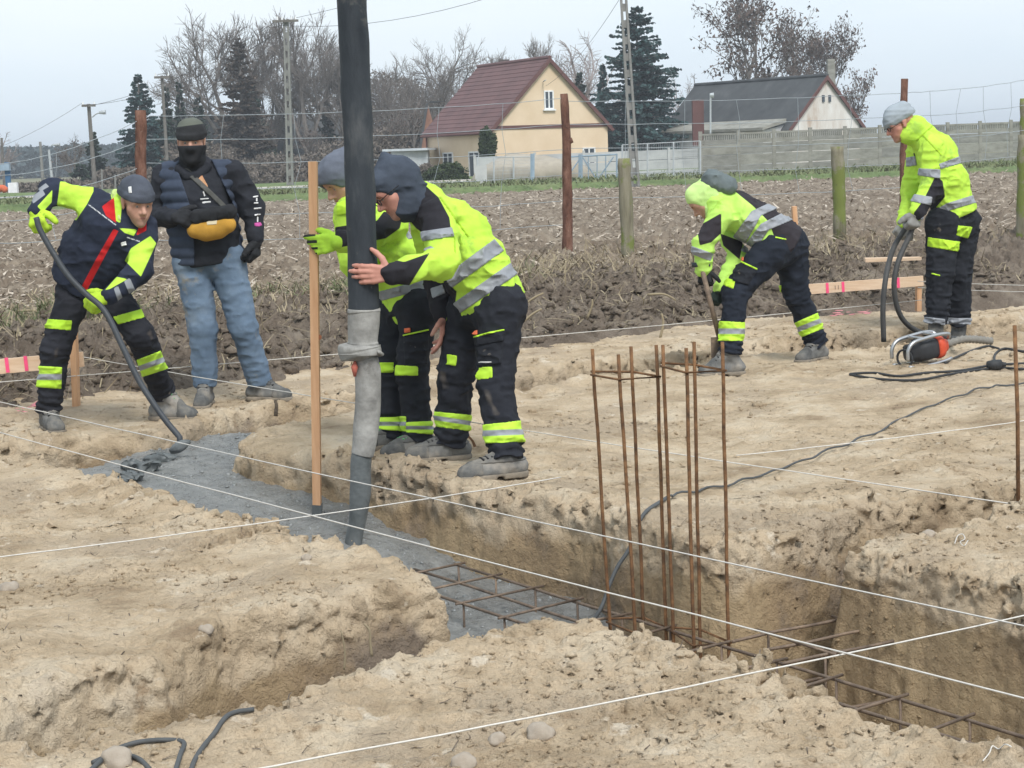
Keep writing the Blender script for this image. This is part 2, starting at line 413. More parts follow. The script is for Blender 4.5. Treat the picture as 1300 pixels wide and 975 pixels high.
# wet concrete lying in the trench
xs = np.arange(-3.0, 1.3, .022); ys = np.arange(6.4, 10.6, .022)
X, Y = np.meshgrid(xs, ys, indexing='ij')
wc = sdpoly(X, Y, plan([(60, 640), (100, 575), (300, 530), (420, 560), (620, 590), (800, 640), (960, 700), (960, 860), (780, 845), (600, 800), (420, 760), (200, 680)]))
Z = concrete_z(X, Y)
n0, n1_ = X.shape
I = np.arange(n0 * n1_).reshape(n0, n1_)
Q = np.stack([I[:-1, :-1], I[1:, :-1], I[1:, 1:], I[:-1, 1:]], -1).reshape(-1, 4)
ok = (wc < .1).ravel(); Q = Q[ok[Q].all(1)]
us, inv = np.unique(Q, return_inverse=True)
CV = np.stack([X.ravel(), Y.ravel(), Z.ravel()], 1)[us]
obj('wet_concrete', CV, inv.reshape(-1, 4).astype(np.int32), MT['concrete'], smooth=True, loc=(0, 0, 0), kind='structure')

# soil bank and harvested field behind the site (one sheet that widens with distance)
FA, FB = G(150, 500)[:2], G(1100, 387)[:2]
fd = (FB - FA) / np.linalg.norm(FB - FA); fn_ = np.array([-fd[1], fd[0]])
th = np.tan(np.radians(np.linspace(-21, 22, 760)))
rows = np.concatenate([np.linspace(10.4, 24, 330), 24 * np.exp(np.linspace(0, math.log(92 / 24), 171))[1:]])
RR, TH = np.meshgrid(rows, th, indexing='ij')
FX, FY = TH * RR, RR
def field_z(X, Y):
    d = (X - FA[0]) * fn_[0] + (Y - FA[1]) * fn_[1] + .5 * vn2(X, Y, .8, 3.1) + .25 * vn2(X, Y, 2.6, 8.1)
    base = np.interp(d, [-.7, -.25, .0, .5, 1.1, 1.7, 2.6, 4.5, 8, 30, 60], [-.6, -.2, .02, .14, .27, .33, .31, .28, .26, .12, 0.0])
    a = np.interp(d, [-.3, .2, 1, 2, 3.5, 6, 20, 60], [.2, .7, .95, .95, .85, .75, .7, .55])
    rid = np.abs(vn2(X, Y, 3.1, 5.2)); cl = np.abs(vn2(X, Y, 7.5, 1.9)); c2 = vn2(X, Y, 17, 3.9); c3 = vn2(X, Y, 34, 9.3)
    return base + a * (.30 * (rid - .2) + .26 * (.18 - cl) + .13 * c2 + .08 * c3)
FZ = field_z(FX, FY)
n0, n1_ = FX.shape
I = np.arange(n0 * n1_).reshape(n0, n1_)
Q = np.stack([I[:-1, :-1], I[:-1, 1:], I[1:, 1:], I[1:, :-1]], -1).reshape(-1, 4)
fo = obj('field', np.stack([FX.ravel(), FY.ravel(), FZ.ravel()], 1), Q.astype(np.int32), [MT['soil'], MT['field']], smooth=False, loc=(0, 0, 0), kind='structure')
_dq = ((FX - FA[0]) * fn_[0] + (FY - FA[1]) * fn_[1])[:-1, :-1].ravel() + .8 * vn2(FX, FY, 1.5, 2.2)[:-1, :-1].ravel()
fo.data.polygons.foreach_set('material_index', (_dq > 2.2).astype(np.int32))
# the wide plain that carries all of it out to the horizon
gx = np.array(sorted(set([-900, -500, -250, -120, -60, -44, -34, -20, -14, -9, -6.5, -5, -4.1, -3.4, -2.45, 2.45, 3.5, 5.3, 6.5, 8, 12, 20, 34, 44, 60, 120, 250, 500, 900])), float)
gy = np.array([-500, -200, -60, -20, -5, 0, 3.3, 3.6, 7.7, 11, 13, 16, 24, 60, 88, 91, 100, 150, 300, 600, 1200, 2400], float)
X, Y = np.meshgrid(gx, gy, indexing='ij')
sunk = ((np.abs(X) < 6.0) & (Y > 3.4) & (Y < 15)) & ~((X < -2.5) & (Y < 7.5)) & ~((X > 2.5) & (Y < 7.5)) | ((Y > 10.3) & (Y < 90) & (np.abs(X) < .41 * Y))
Zp = np.where(sunk, -1.4, -.06); Zp = np.where(Y > 95, -.25, Zp)
I = np.arange(X.size).reshape(X.shape)
Q = np.stack([I[:-1, :-1], I[1:, :-1], I[1:, 1:], I[:-1, 1:]], -1).reshape(-1, 4)
MT['plain'] = mat('dull_meadow', [(.35, (.12, .125, .06)), (.65, (.21, .19, .11))], scale=.15, rough=.95)
obj('ground', np.stack([X.ravel(), Y.ravel(), Zp.ravel()], 1), Q.astype(np.int32), MT['plain'], loc=(0, 0, 0), kind='structure')
# ------------------------------------------------------------------ rebar
def lineP(p, q, t): return np.asarray(p) + (np.asarray(q) - np.asarray(p)) * t
def cage(label, A0, A1, side, width, n_tie, depth, over=.04, first=.0):
    """welded footing cage: A0-A1 is one top edge, `side` the unit vector across"""
    A0, A1 = np.array(A0), np.array(A1)
    t = thing('rebar_cage', label, 'rebar cage', (A0[0], A0[1], A0[2] - depth))
    dv = nrm(A1 - A0); side = np.array(side)
    for k in range(3):
        for dz in (0, -depth):
            if k == 1 and dz: continue
            o = side * (width * k / 2); j = nr.uniform(-.03, .03)
            pts = [A0 + o + [0, 0, dz] - dv * (.06 + j) + (A1 - A0) * u + nr.uniform(-.004, .004, 3) for u in np.linspace(0, 1.03, 9)]
            MB().tube(pts, .0062, 6).obj('long_bar', MT['steel'], t, True)
    L = np.linalg.norm(A1 - A0)
    for i in range(n_tie):
        c = A0 + dv * (first + i * (L - first) / (n_tie - 1)) + [0, 0, .008]
        a = c - side * over; b = c + side * (width + over)
        tw = dv * nr.uniform(-.02, .02)
        MB().tube([a - tw, b + tw], .0055, 6).tube([c + side * .004 - [0, 0, .01], c + side * .004 - [0, 0, depth + .02]], .005, 5).tube(
            [c + side * width - [0, 0, .01], c + side * width - [0, 0, depth + .02]], .005, 5).tube(
            [c - [0, 0, depth], c + side * width - [0, 0, depth]], .005, 5).obj('stirrup', MT['steel'], t, True)
    return t
a0, a1 = G(583, 719, -.30), G(1300, 935, -.30); a1 = a0 + (a1 - a0) * 1.12
dv = nrm(a1 - a0); sv = np.array([dv[1], -dv[0], 0.0]); sv = sv if sv[1] < 0 else -sv
cage('long rusty rebar cage lying in the main trench, half sunk in wet concrete', a0, a1, sv, .36, 13, .21)
c0, c1 = G(946, 810, -.285), G(1063, 788, -.285); c1 = c0 + (c1 - c0) * 3.4
dv2 = nrm(c1 - c0); sv2 = np.array([dv2[1], -dv2[0], 0.0]); sv2 = sv2 if sv2[1] < 0 else -sv2
cage('short rebar cage branching off into the narrow side trench', c0, c1, sv2, .34, 5, .21, first=.1)

def column(label, bars, ring_z, group='starter bar columns'):
    bs = []
    for (tx, ty, bx, by, Y) in bars:
        T, B = P(tx, ty, Y), P(bx, by, Y); B = B + (B - T) * .16; bs.append((T, B))
    t = thing('starter_bar_column', label, 'rebar column', np.mean([b for _, b in bs], 0), group)
    for T, B in bs:
        pts = [lineP(B, T, u) + (nr.uniform(-.0018, .0018, 3) if 0 < u < 1 else 0) for u in np.linspace(0, 1, 9)]
        MB().tube(pts, .0068, 7).obj('vertical_bar', MT['rust'], t, True)
    for zz in (ring_z, -.1 + ring_z * 0 - .2):
        r = []
        for T, B in bs:
            u = (zz - B[2]) / (T[2] - B[2]); r.append(lineP(B, T, u))
        cen = np.mean(r, 0); r = [cen + (q - cen) * 1.10 for q in r]
        MB().tube([r[0], r[1], r[3], r[2], r[0] + [0, 0, .012]], .0045, 5).obj('stirrup', MT['rust'], t, True)
    return t
column('left rusty column of starter bars beside the grey cable', [(752, 443, 774, 797, 6.76), (785, 450, 807, 810, 6.6), (801, 440, 818, 812, 6.80), (833, 438, 846, 817, 6.64)], P(785, 473, 6.8)[2])
column('right rusty column of starter bars with a square tie at its top', [(841.5, 438, 855, 820, 6.6), (871, 442, 881, 825, 6.4), (881, 434, 889, 827, 6.60), (917, 434, 925, 834, 6.42)], P(870, 464, 6.6)[2])
b = G(1293, 640, 0); tt = P(1288, 413, b[1])
tag(MB().tube([b - [0, 0, .15], lineP(b, tt, .5) + [.004, 0, 0], tt], .0085, 7).obj('rebar_rod', MT['rust'], smooth=True), 'single rusty rebar rod standing upright at the right edge of the site', 'rebar rod')

# ------------------------------------------------------------------ builder's strings
def string(p0, p1, z0, z1, label, r=.0024, cat='string'):
    a, b_ = G(*p0, z0), G(*p1, z1)
    pts = [lineP(a, b_, u) - np.array([0, 0, .02 * 4 * u * (1 - u)]) + nr.uniform(-.0012, .0012, 3) for u in np.linspace(0, 1, 25)]
    return tag(MB().tube(pts, r, 5).obj('builders_string', MT['string'], smooth=True), label, cat, 'builders strings stretched over the site')
string((-200, 463), (1500, 837), .16, .16, 'white builders string running just past the boots of the two workers at the hose', .0027)
string((-200, 493), (1500, 937), .14, .14, 'white builders string running in front of the hose and over the rebar cage', .0027)
string((-200, 730), (712, 606), .15, .05, 'white builders string crossing low behind the left sand block to the boots', .0026)
string((120, 1013), (1500, 736), .14, .14, 'nearest thick white builders string across the bottom of the site', .0026)
string((-200, 501), (1170, 381), .22, .18, 'far builders string running behind the bending worker to the right board', .0028)
string((82, 449), (1293, 641), .30, .05, 'builders string from the left batter board to the single rebar rod', .0028)
string((935, 578), (1500, 503), .04, .10, 'faint builders string lying low behind the single rebar rod', .0026)
string((1165, 357), (1500, 362), .32, .32, 'upper of two strings tied to the right batter board', .0030)
string((1165, 365), (1500, 371), .28, .28, 'lower of two strings tied to the right batter board', .0030)

for px, lb in (([(1212, 694), (1216, 684), (1222, 682), (1225, 688), (1219, 692), (1224, 697), (1229, 690)], 'small white curl of string lying on the right sand block'), ([(1248, 972), (1256, 962), (1260, 953), (1268, 957), (1276, 951), (1284, 954)], 'frayed white end of string at the bottom right corner')):
    tag(MB().tube(spline([hit(x, y, .012) for x, y in px], 4), .0017, 5).obj('string_end', MT['string'], smooth=True), lb, 'string')
# ------------------------------------------------------------------ batter boards
def plank(name, a, b_, w, d, mat_, parent, up=(0, 0, 1)):
    a, b_ = np.array(a), np.array(b_); fr = frame(b_ - a, up)
    return MB().box((a + b_) / 2, d, np.linalg.norm(b_ - a), w, fr, jit=.0015).obj(name, mat_, parent)
Yb = G(97, 517)[1]
t = thing('batter_board', 'left batter board with two pink marks on its rail behind the raking worker', 'batter board', P(97, 517, Yb), 'batter boards')
bot, top = P(97, 519, Yb), P(93, 398, Yb)
plank('stake', bot - [0, 0, .05], top, .078, .035, MT['timber'], t, up=(0, 1, 0))
r0, r1 = P(-120, 476, Yb + .06), P(106, 456, Yb + .06)
plank('rail', r0, r1, .092, .025, MT['timber_pale'], t)
for x in (9, 33):
    c = P(x, 463.5 - .088 * (x - 9), Yb + .044); fr = frame(r1 - r0)
    MB().box(c, .003, .022, .094, fr).obj('pink_mark', MT['pink'], t)
Yr = G(1166, 392)[1]
t = thing('batter_board', 'right batter board with pink marked pale rail between the two right workers', 'batter board', P(1166, 392, Yr), 'batter boards')
plank('stake', P(1166, 395, Yr), P(1166, 352, Yr), .085, .04, MT['timber'], t, up=(0, 1, 0))
plank('stake', P(1015, 385, Yr + .1), P(1008, 262, Yr + .1), .08, .04, MT['timber'], t, up=(0, 1, 0))
r0, r1 = P(1017, 368, Yr - .05), P(1172, 356.5, Yr - .05)
plank('rail', r0, r1, .088, .025, MT['timber_pale'], t)
for x in (1050, 1070, 1140):
    u = (x - 1017) / 155; MB().box(lineP(r0, r1, u) - np.array([0, .014, 0]), .003, .024, .09, frame(r1 - r0)).obj('pink_mark', MT['pink'], t)
MT['pencil'] = mat('pencil_mark', (.28, .2, .17))
for x in (1060, 1064):
    u = (x - 1017) / 155; MB().box(lineP(r0, r1, u) - np.array([0, .0142, 0]), .002, .006, .035, frame(r1 - r0)).obj('written_mark', MT['pencil'], t)
tag(MB().box(P(1133, 329, 16.4), .5, .14, .03, frame(np.array([.1, 1, .0]), (0, 0, 1)), jit=.004).obj('board', MT['timber_pale']), 'short pale board lying on the soil bank behind the right worker', 'board')

# ------------------------------------------------------------------ timber measuring board and the pump hose
Yt = 8.62
t = thing('measuring_board', 'tall fresh timber board held upright with its foot in the wet concrete', 'board', P(403, 668, Yt))
plank('board', P(403, 672, Yt), P(397.5, 205, Yt), .058, .038, MT['timber'], t, up=(0, 1, 0))
MT['cement'] = mat('dried_cement', [(.3, (.18, .175, .165)), (.5, (.29, .285, .27)), (.75, (.42, .415, .395))], scale=11, speck=((.16, .155, .145), 7, .60), rough=.85, bump=.5, bscale=50)
MT['wetcem'] = mat('wet_cement_film', [(.3, (.075, .085, .088)), (.7, (.16, .175, .18))], scale=11, rough=.4, bump=.4, bscale=60)
plank('cement_smear', P(403, 673, Yt - .002), P(402.8, 640, Yt - .002), .060, .044, MT['wetcem'], t, up=(0, 1, 0))
k1 = P(405, 428, Yt - .0195)
MB().tube([k1, k1 - np.array([0, .002, 0])], .013, 10).obj('knot', mat('wood_knot', (.30, .12, .06)), t)

Yh = 8.0
def hose_pts(rows): return [P(x, y, Yh) for x, y, w in rows], [w / 2 / FPX * Yh for x, y, w in rows]
t = thing('concrete_pump_hose', 'thick black concrete pump hose hanging down into the trench', 'hose', P(450, 690, Yh))
def lathe(name, rows, m, n=28, wob=0.0, pr=.0):
    p, r = hose_pts(rows); pp, r2 = [], []
    sp = spline([np.append(a, b_) for a, b_ in zip(p, r)], 5)
    pts = [q[:3] for q in sp]; r2 = [q[3] * (1 + pr * math.sin(i * 2.1)) for i, q in enumerate(sp)]
    mb = MB().tube(pts, r2, n)
    v = np.array(mb.v); v += wob * np.stack([vn(v * 9 + 3), vn(v * 9 + 7), 0 * v[:, 0]], 1)
    return obj(name, v, mb.f, m, t, True)
lathe('rubber_hose', [(440, -230, 37), (442.5, -140, 37), (445, -60, 37.5), (446.5, 0, 37.5), (450, 70, 38), (453, 140, 38), (456, 200, 38), (458, 260, 38), (460, 320, 38), (461, 360, 39), (461.5, 397, 39.5)], MT['rubber'], 32, .006)
lathe('coupling_sleeve', [(461.5, 392, 41), (461.5, 394.5, 42), (461.5, 397, 40.5), (461, 415, 40), (460.5, 432, 39), (460.5, 436, 41), (460, 440, 36)], MT['cement'], 32, .008)
fl = lathe('coupling_clamp', [(456, 436, 40), (456, 438, 52), (456, 441, 57), (456.5, 444, 56), (457, 447, 57), (457, 450, 54), (457.5, 452, 44), (458, 456, 34)], MT['cement'], 32, .012)
a = P(477, 446, Yh - .04)
MB().tube([a, a + [.02, -.02, -.004], a + [.028, 0, -.014], a + [.01, .03, -.02]], .009, 8).obj('clamp_lever', MT['cement'], t, True)
lathe('end_hose', [(463, 452, 33), (465.5, 475, 33), (466.5, 500, 33.5), (466, 525, 34.5), (463, 550, 33), (460, 570, 31), (458.5, 577, 30)], MT['cement'], 30, .02)
lathe('hose_tip', [(458.5, 574, 27), (457.5, 590, 28), (457, 620, 26.5), (454.5, 650, 24.5), (451, 676, 23), (449, 700, 23)], MT['wetcem'], 28, .014)
obj('red_patch', *(lambda mb: (mb.v, mb.f))(MB().tube([P(450.5, 458, Yh - .045), P(450, 466, Yh - .052), P(450.5, 478, Yh - .05)], [.004, .016, .006], 10)), mat('red_paint', (.42, .12, .085), rough=.7), t, True)

# ------------------------------------------------------------------ cables
def cable(name, px, label, m, r, Z=None, cat='cable', lift=.008, wave=0.0, pts3=None):
    pts = pts3 or [hit(x, y, lift) for x, y in px]
    pts = spline(pts, 7)
    if wave: pts = [p + np.array([0, 0, wave * (1 + math.sin(i * 1.15))]) + np.array([wave * 1.4 * math.sin(i * .9), 0, 0]) for i, p in enumerate(pts)]
    return tag(MB().tube(pts, r, 8).obj(name, m, smooth=True), label, cat)
cable('power_cable', [(238, 1000), (246, 972), (258, 952), (272, 935), (285, 916), (298, 908), (322, 904)], 'grey cable leading from the bottom edge over the rim of the left trench', MT['cable'], .007)
cable('power_cable', [(112, 985), (128, 970), (148, 955), (175, 946), (208, 943), (233, 946), (229, 962), (222, 985)], 'loose grey loop of cable round a stone at the bottom left', MT['cable'], .0068)
cable('power_cable', [(118, 972), (140, 963), (158, 962), (176, 967), (190, 980)], 'short dark cable end beside the grey loop at the bottom left', MT['cable'], .0068)
cw = [P(735, 800, 6.75), P(752, 788, 6.85), P(764, 770, 6.95), P(774, 742, 7.0), P(785, 718, 7.05), P(797, 700, 7.1), P(806, 680, 7.2)]
cable('power_cable', None, 'grey cable climbing from the concrete up the trench wall beside the starter bars', MT['cable'], .0085, pts3=cw + [hit(818, 655, .01), hit(845, 636, .01)])
cable('power_cable', [(845, 636), (866, 630), (915, 621), (965, 607), (1010, 592), (1060, 572), (1110, 553), (1160, 527), (1210, 508), (1250, 495), (1290, 490), (1420, 470)], 'long wavy grey cable lying across the trodden sand', MT['cable'], .0052, wave=.006)
cable('power_cable', [(1300, 470), (1262, 469), (1210, 476), (1165, 484), (1120, 483), (1084, 478), (1082, 476), (1110, 475), (1140, 479), (1175, 475), (1220, 472), (1262, 465), (1320, 462)], 'thin black cable looped on the sand in front of the vibrator motor', MT['cable_black'], .008)
cable('power_cable', [(1200, 462), (1225, 450), (1252, 441), (1268, 444)], 'black lead curling from the vibrator motor to the socket', MT['cable_black'], .0085)
cable('power_cable', [(1320, 450), (1295, 447), (1275, 444), (1263, 452), (1264, 466)], 'black lead arching over the right edge near the rod', MT['cable_black'], .0085)
h0 = hit(1262, 470)
t = thing('cable_socket', 'black cable socket lying on the sand beside the thin cables', 'socket', h0)
s0_, s1_ = h0 + [-.045, .0, .035], h0 + [.045, .0, .035]
MB().tube([s0_, s0_ * .6 + s1_ * .4, s1_], [.024, .033, .033], 12).obj('housing', MT['cable_black'], t, True)
MB().tube([s1_, s1_ + [.03, 0, 0]], [.02, .014], 10).obj('gland', MT['cable_black'], t, True)

# ------------------------------------------------------------------ vibrator drive unit
m0 = hit(1165, 462); Ym = m0[1]
t = thing('vibrator_motor', 'black and red concrete vibrator motor in a silver tube frame on the sand', 'machine', m0)
MT['chrome'] = mat('silver_tube', (.42, .43, .44), rough=.35, metallic=.8, bump=.1)
MT['motor_black'] = mat('black_plastic', (.03, .032, .036), scale=30, rough=.5, bump=.2)
MT['motor_red'] = mat('red_plastic', [(.3, (.50, .06, .025)), (.7, (.62, .09, .04))], scale=20, rough=.45, bump=.1)
ax = nrm(P(1215, 432, Ym + .18) - P(1150, 447, Ym)); fr = frame(ax); rgt, _, upv = fr
def mp_(x, y, dy=0): return P(x, y, Ym + dy)
c_ = mp_(1172, 444, .06)
def ring_body(name, rows, m, seg=20, sq=.8):
    v, f = [], []; n = len(rows)
    for (u, r) in rows:
        for k in range(seg):
            a = 2 * math.pi * k / seg; cx, sx = math.cos(a), math.sin(a)
            e = (abs(cx) ** 4 + abs(sx) ** 4) ** -.25 * sq + (1 - sq)
            v.append(c_ + ax * u + rgt * r * cx * e + upv * r * sx * e)
    for i in range(n - 1):
        for k in range(seg): f.append((i * seg + k, i * seg + (k + 1) % seg, (i + 1) * seg + (k + 1) % seg, (i + 1) * seg + k))
    f += [tuple(range(seg - 1, -1, -1)), tuple((n - 1) * seg + k for k in range(seg))]
    return obj(name, v, f, m, t, True)
ring_body('motor_housing', [(-.13, .03), (-.125, .055), (-.07, .058), (-.065, .068), (.02, .07), (.085, .068), (.09, .062)], MT['motor_black'])
ring_body('gear_head', [(.082, .073), (.10, .078), (.135, .07), (.155, .05), (.18, .04), (.185, .028)], MT['motor_red'])
for s in (-1, 1):
    o = rgt * (s * .085)
    pts = [c_ + o - ax * .195 - upv * .03, c_ + o - ax * .185 + upv * .035, c_ + o - ax * .14 + upv * .078, c_ + o - ax * .05 + upv * .09, c_ + o + ax * .08 + upv * .095, c_ + o + ax * .15 + upv * .085, c_ + o * .7 + ax * .17 + upv * .055]
    MB().tube(spline(pts, 6), .0125, 8).obj('frame_tube', MT['chrome'], t, True)
    pts = [c_ + o - ax * .19 - upv * .075, c_ + o - ax * .1 - upv * .09, c_ + o + ax * .08 - upv * .088, c_ + o + ax * .16 - upv * .078]
    MB().tube(spline(pts, 5), .0115, 8).obj('skid_tube', MT['chrome'], t, True)
MB().tube([c_ - rgt * .09 - ax * .05 + upv * .09, c_ + rgt * .09 - ax * .05 + upv * .09], .010, 8).obj('carry_bar', MT['chrome'], t, True)
MB().tube([c_ - rgt * .09 + ax * .07 + upv * .094, c_ + rgt * .09 + ax * .07 + upv * .094], .010, 8).obj('carry_bar', MT['chrome'], t, True)
cc = c_ - ax * .155 - upv * .03
MB().tube([cc + (math.cos(a) * .058) * upv + (math.sin(a) * .058) * rgt * .9 + ax * .02 * math.sin(a) for a in np.linspace(0, 2 * math.pi, 20)], .008, 6, False).obj('cable_guard', MT['motor_black'], t, True)
MB().box(c_ - ax * .02 + upv * .072, .05, .1, .012, fr).obj('switch_box', MT['motor_black'], t)
# ribbed flexible shaft guard beside the motor
t = thing('flexible_shaft', 'grey ribbed flexible shaft lying behind the vibrator motor', 'hose', mp_(1258, 432, .25))
sp = spline([c_ + ax * .18, mp_(1222, 431, .2), mp_(1240, 431, .25), mp_(1258, 433, .3)], 12)
MB().tube(sp, [.022 + .006 * (i % 3 == 0) for i in range(len(sp))], 12).obj('ribbed_tube', mat('ribbed_hose', (.2, .19, .17), scale=30, rough=.7), t, True)

# ------------------------------------------------------------------ stones, clods, roots and pink paint
def lump(c, r, n=1, seed=0, sq=.75, mat_=None):
    bm = bmesh.new(); bmesh.ops.create_icosphere(bm, subdivisions=n, radius=1.0)
    v = np.array([x.co[:] for x in bm.verts]); f = [tuple(q.index for q in p.verts) for p in bm.faces]; bm.free()
    k = 1 + .5 * vn(v * 1.3 + seed) + .22 * vn(v * 3.1 + seed * 2)
    return v * k[:, None] * np.array([1, 1, sq]) * r + np.asarray(c), f
STN = [(685, 933, .038, 'round grey stone, the largest lying on the bottom sand block'), (630, 940, .028, 'half buried pale stone left of the round grey stone'),
       (588, 972, .036, 'pale flat stone at the very bottom edge'), (150, 968, .045, 'pale stone inside the grey cable loop'), (10, 748, .038, 'grey white stone at the left edge of the left sand block'),
       (262, 800, .026, 'pale stone on the rim of the left trench'), (389, 709, .02, 'small white stone near the middle of the left sand block'), (1180, 680, .028, 'yellowish stone on the right sand block')]
for i, (x, y, r, lb) in enumerate(STN):
    p = hit(x, y); v, f = lump(p + [0, 0, r * .08], r * .95, 3, i * 7.3 + 2)
    tag(obj('stone', v, f, MT['stone'], smooth=True), lb, 'stone', 'loose stones on the sand')
bm = bmesh.new(); bmesh.ops.create_icosphere(bm, subdivisions=1, radius=1.0)
ICV = np.array([x.co[:] for x in bm.verts]); ICF = np.array([[q.index for q in p.verts] for p in bm.faces]); bm.free()
def scatter(name, pts, rad, m, label, seed, flat=.65, cat='clods'):
    n = len(pts); V = np.repeat(ICV[None], n, 0)
    rs = np.random.RandomState(seed); A = rs.uniform(0, 6.28, n); ca, sa = np.cos(A)[:, None], np.sin(A)[:, None]
    V = V * (1 + rs.uniform(-.5, .5, (n, 12 if V.shape[1] == 12 else V.shape[1], 1)))
    sc = rs.uniform(.6, 1.5, (n, 3)); sc[:, 2] *= flat
    V = V * sc[:, None, :]; x = V[:, :, 0] * ca - V[:, :, 1] * sa; y = V[:, :, 0] * sa + V[:, :, 1] * ca; V[:, :, 0], V[:, :, 1] = x, y
    V = V * np.asarray(rad)[:, None, None] + np.asarray(pts)[:, None, :]
    F = (ICF[None] + (np.arange(n) * V.shape[1])[:, None, None]).reshape(-1, 3)
    o = obj(name, V.reshape(-1, 3), F.astype(np.int32), m, smooth=False, loc=(0, 0, 0), kind='stuff')
    return tag(o, label, cat)
# crumbs on the sand: taken from the ground mesh itself, denser along crumbly rims and trench feet
def crumbs(v, q, dens, smin, smax, seed):
    rs = np.random.RandomState(seed); c = v[q].mean(1); e1 = v[q[:, 2]] - v[q[:, 0]]; e2 = v[q[:, 3]] - v[q[:, 1]]
    nn = np.cross(e1, e2); ar = np.linalg.norm(nn, axis=1) / 2; nz_ = nn[:, 2] / (2 * ar + 1e-12)
    cl = np.clip(vn(c * 2.3 + 9) * 3 + .35, .03, 1.3) * np.clip(nz_ + .1, .12, 1)
    w = ar * cl * (c[:, 2] > -.7); k = rs.choice(len(c), dens, p=w / w.sum())
    r = smin + (smax - smin) * rs.rand(dens) ** 6
    return c[k] + rs.uniform(-.006, .006, (dens, 3)), r
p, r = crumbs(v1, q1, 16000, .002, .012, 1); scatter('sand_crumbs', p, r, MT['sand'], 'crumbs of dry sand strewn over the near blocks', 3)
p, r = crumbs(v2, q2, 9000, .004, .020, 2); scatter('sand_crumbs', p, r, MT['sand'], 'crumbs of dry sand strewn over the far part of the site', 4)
MT['gravel'] = mat('wet_gravel', [(.3, (.13, .14, .142)), (.7, (.27, .28, .278))], scale=30, rough=.3, spec=.5)
rs = np.random.RandomState(17); p = CV[rs.choice(len(CV), 3600)] + np.stack([rs.uniform(-.012, .012, 3600), rs.uniform(-.012, .012, 3600), np.full(3600, -.002)], 1)
scatter('aggregate', p, .003 + .009 * rs.rand(3600) ** 3, MT['gravel'], 'wet gravel standing out of the fresh concrete', 18, .7, 'gravel')
# soil clods on the bank
rs = np.random.RandomState(8); n = 9000
aa = rs.uniform(-6, 7, n * 3); dd = np.abs(rs.normal(.9, 1.1, n * 3)); X = FA[0] + fd[0] * (aa + 3) + fn_[0] * dd; Y = FA[1] + fd[1] * (aa + 3) + fn_[1] * dd
k = (np.abs(X) < .33 * Y) & (Y > 10.6) & (Y < 24); X, Y = X[k][:n], Y[k][:n]
scatter('soil_clods', np.stack([X, Y, field_z(X, Y)], 1), .008 + .04 * rs.rand(len(X)) ** 5, MT['soil'], 'dark clods of dug soil along the bank', 5)
def ribbons(name, X, Y, Z, L, Wd, m, label, seed, tilt=.5, curve=.25, kind='stuff', cat='stubble', flatz=True):
    """bent two-quad strips: husks, straw, blades"""
    rs = np.random.RandomState(seed); n = len(X); a = rs.uniform(0, 6.28, n); tl = rs.uniform(-tilt * .3, tilt, n) if flatz else rs.uniform(.55, 1.45, n)
    d = np.stack([np.cos(a) * np.cos(tl), np.sin(a) * np.cos(tl), np.sin(tl)], 1); s_ = np.stack([-np.sin(a), np.cos(a), rs.uniform(-.4, .4, n)], 1)
    p0 = np.stack([X, Y, Z], 1); bend = np.stack([rs.uniform(-1, 1, n), rs.uniform(-1, 1, n), rs.uniform(-.8, .4, n)], 1) * curve
    L = np.asarray(L)[:, None]; w = s_ * np.asarray(Wd)[:, None]
    p1 = p0 + d * L * .5; p2 = p0 + d * L + bend * L
    V = np.stack([p0 - w, p0 + w, p1 + w, p1 - w, p2 + w * .3, p2 - w * .3], 1).reshape(-1, 3)
    b_ = (np.arange(n) * 6)[:, None]
    F = np.concatenate([b_ + [0, 1, 2, 3], b_ + [3, 2, 4, 5]]).astype(np.int32)
    return tag(obj(name, V, F, m, loc=(0, 0, 0), kind=kind), label, cat)
MT['husk'] = mat('corn_husk', [(.3, (.24, .195, .15)), (.5, (.38, .32, .255)), (.72, (.62, .56, .48))], scale=1.9, rough=.9)
MT['straw'] = mat('dry_grass', [(.3, (.20, .16, .10)), (.6, (.34, .285, .19)), (.8, (.46, .40, .29))], scale=1.2, rough=.9)
MT['grass'] = mat('green_grass', [(.3, (.10, .125, .055)), (.7, (.20, .22, .115))], scale=1.6, rough=.9)
rs = np.random.RandomState(21); n = 34000
Y = 15 + 60 * rs.rand(n) ** 2.1; X = rs.uniform(-.32, .32, n) * Y
d_ = (X - FA[0]) * fn_[0] + (Y - FA[1]) * fn_[1]; k = d_ > 2.2; X, Y = X[k], Y[k]
ribbons('corn_stubble', X, Y, field_z(X, Y) + .01, (.03 + .13 * rs.rand(len(X)) ** 2) * (.75 + Y / 55), (.004 + .010 * rs.rand(len(X))) * (.8 + Y / 45), MT['husk'], 'pale maize husks and stalks strewn over the harvested field', 22)
rs = np.random.RandomState(61); n = 8000; aa = rs.uniform(-2, 10, n); dd = np.abs(rs.normal(1.6, 1.2, n)); X = FA[0] + fd[0] * aa + fn_[0] * dd; Y = FA[1] + fd[1] * aa + fn_[1] * dd
ribbons('straw_litter', X, Y, field_z(X, Y) + .012, .05 + .22 * rs.rand(n) ** 2, .0022 + .003 * rs.rand(n), MT['straw'], 'straw, roots and bits of stalk lying over the dug bank', 62, tilt=.9, curve=.6)
rs = np.random.RandomState(63); fi = rs.choice(len(v1), 1500); fp = v1[fi]; fp = fp[fp[:, 2] > -.25]
V_ = ribbons('root_bits', fp[:, 0], fp[:, 1], fp[:, 2] + .004, .015 + .05 * rs.rand(len(fp)) ** 2, .0012 + .001 * rs.rand(len(fp)), MT['soil'], 'small dark root bits strewn over the sand', 64, tilt=.7, curve=.6)
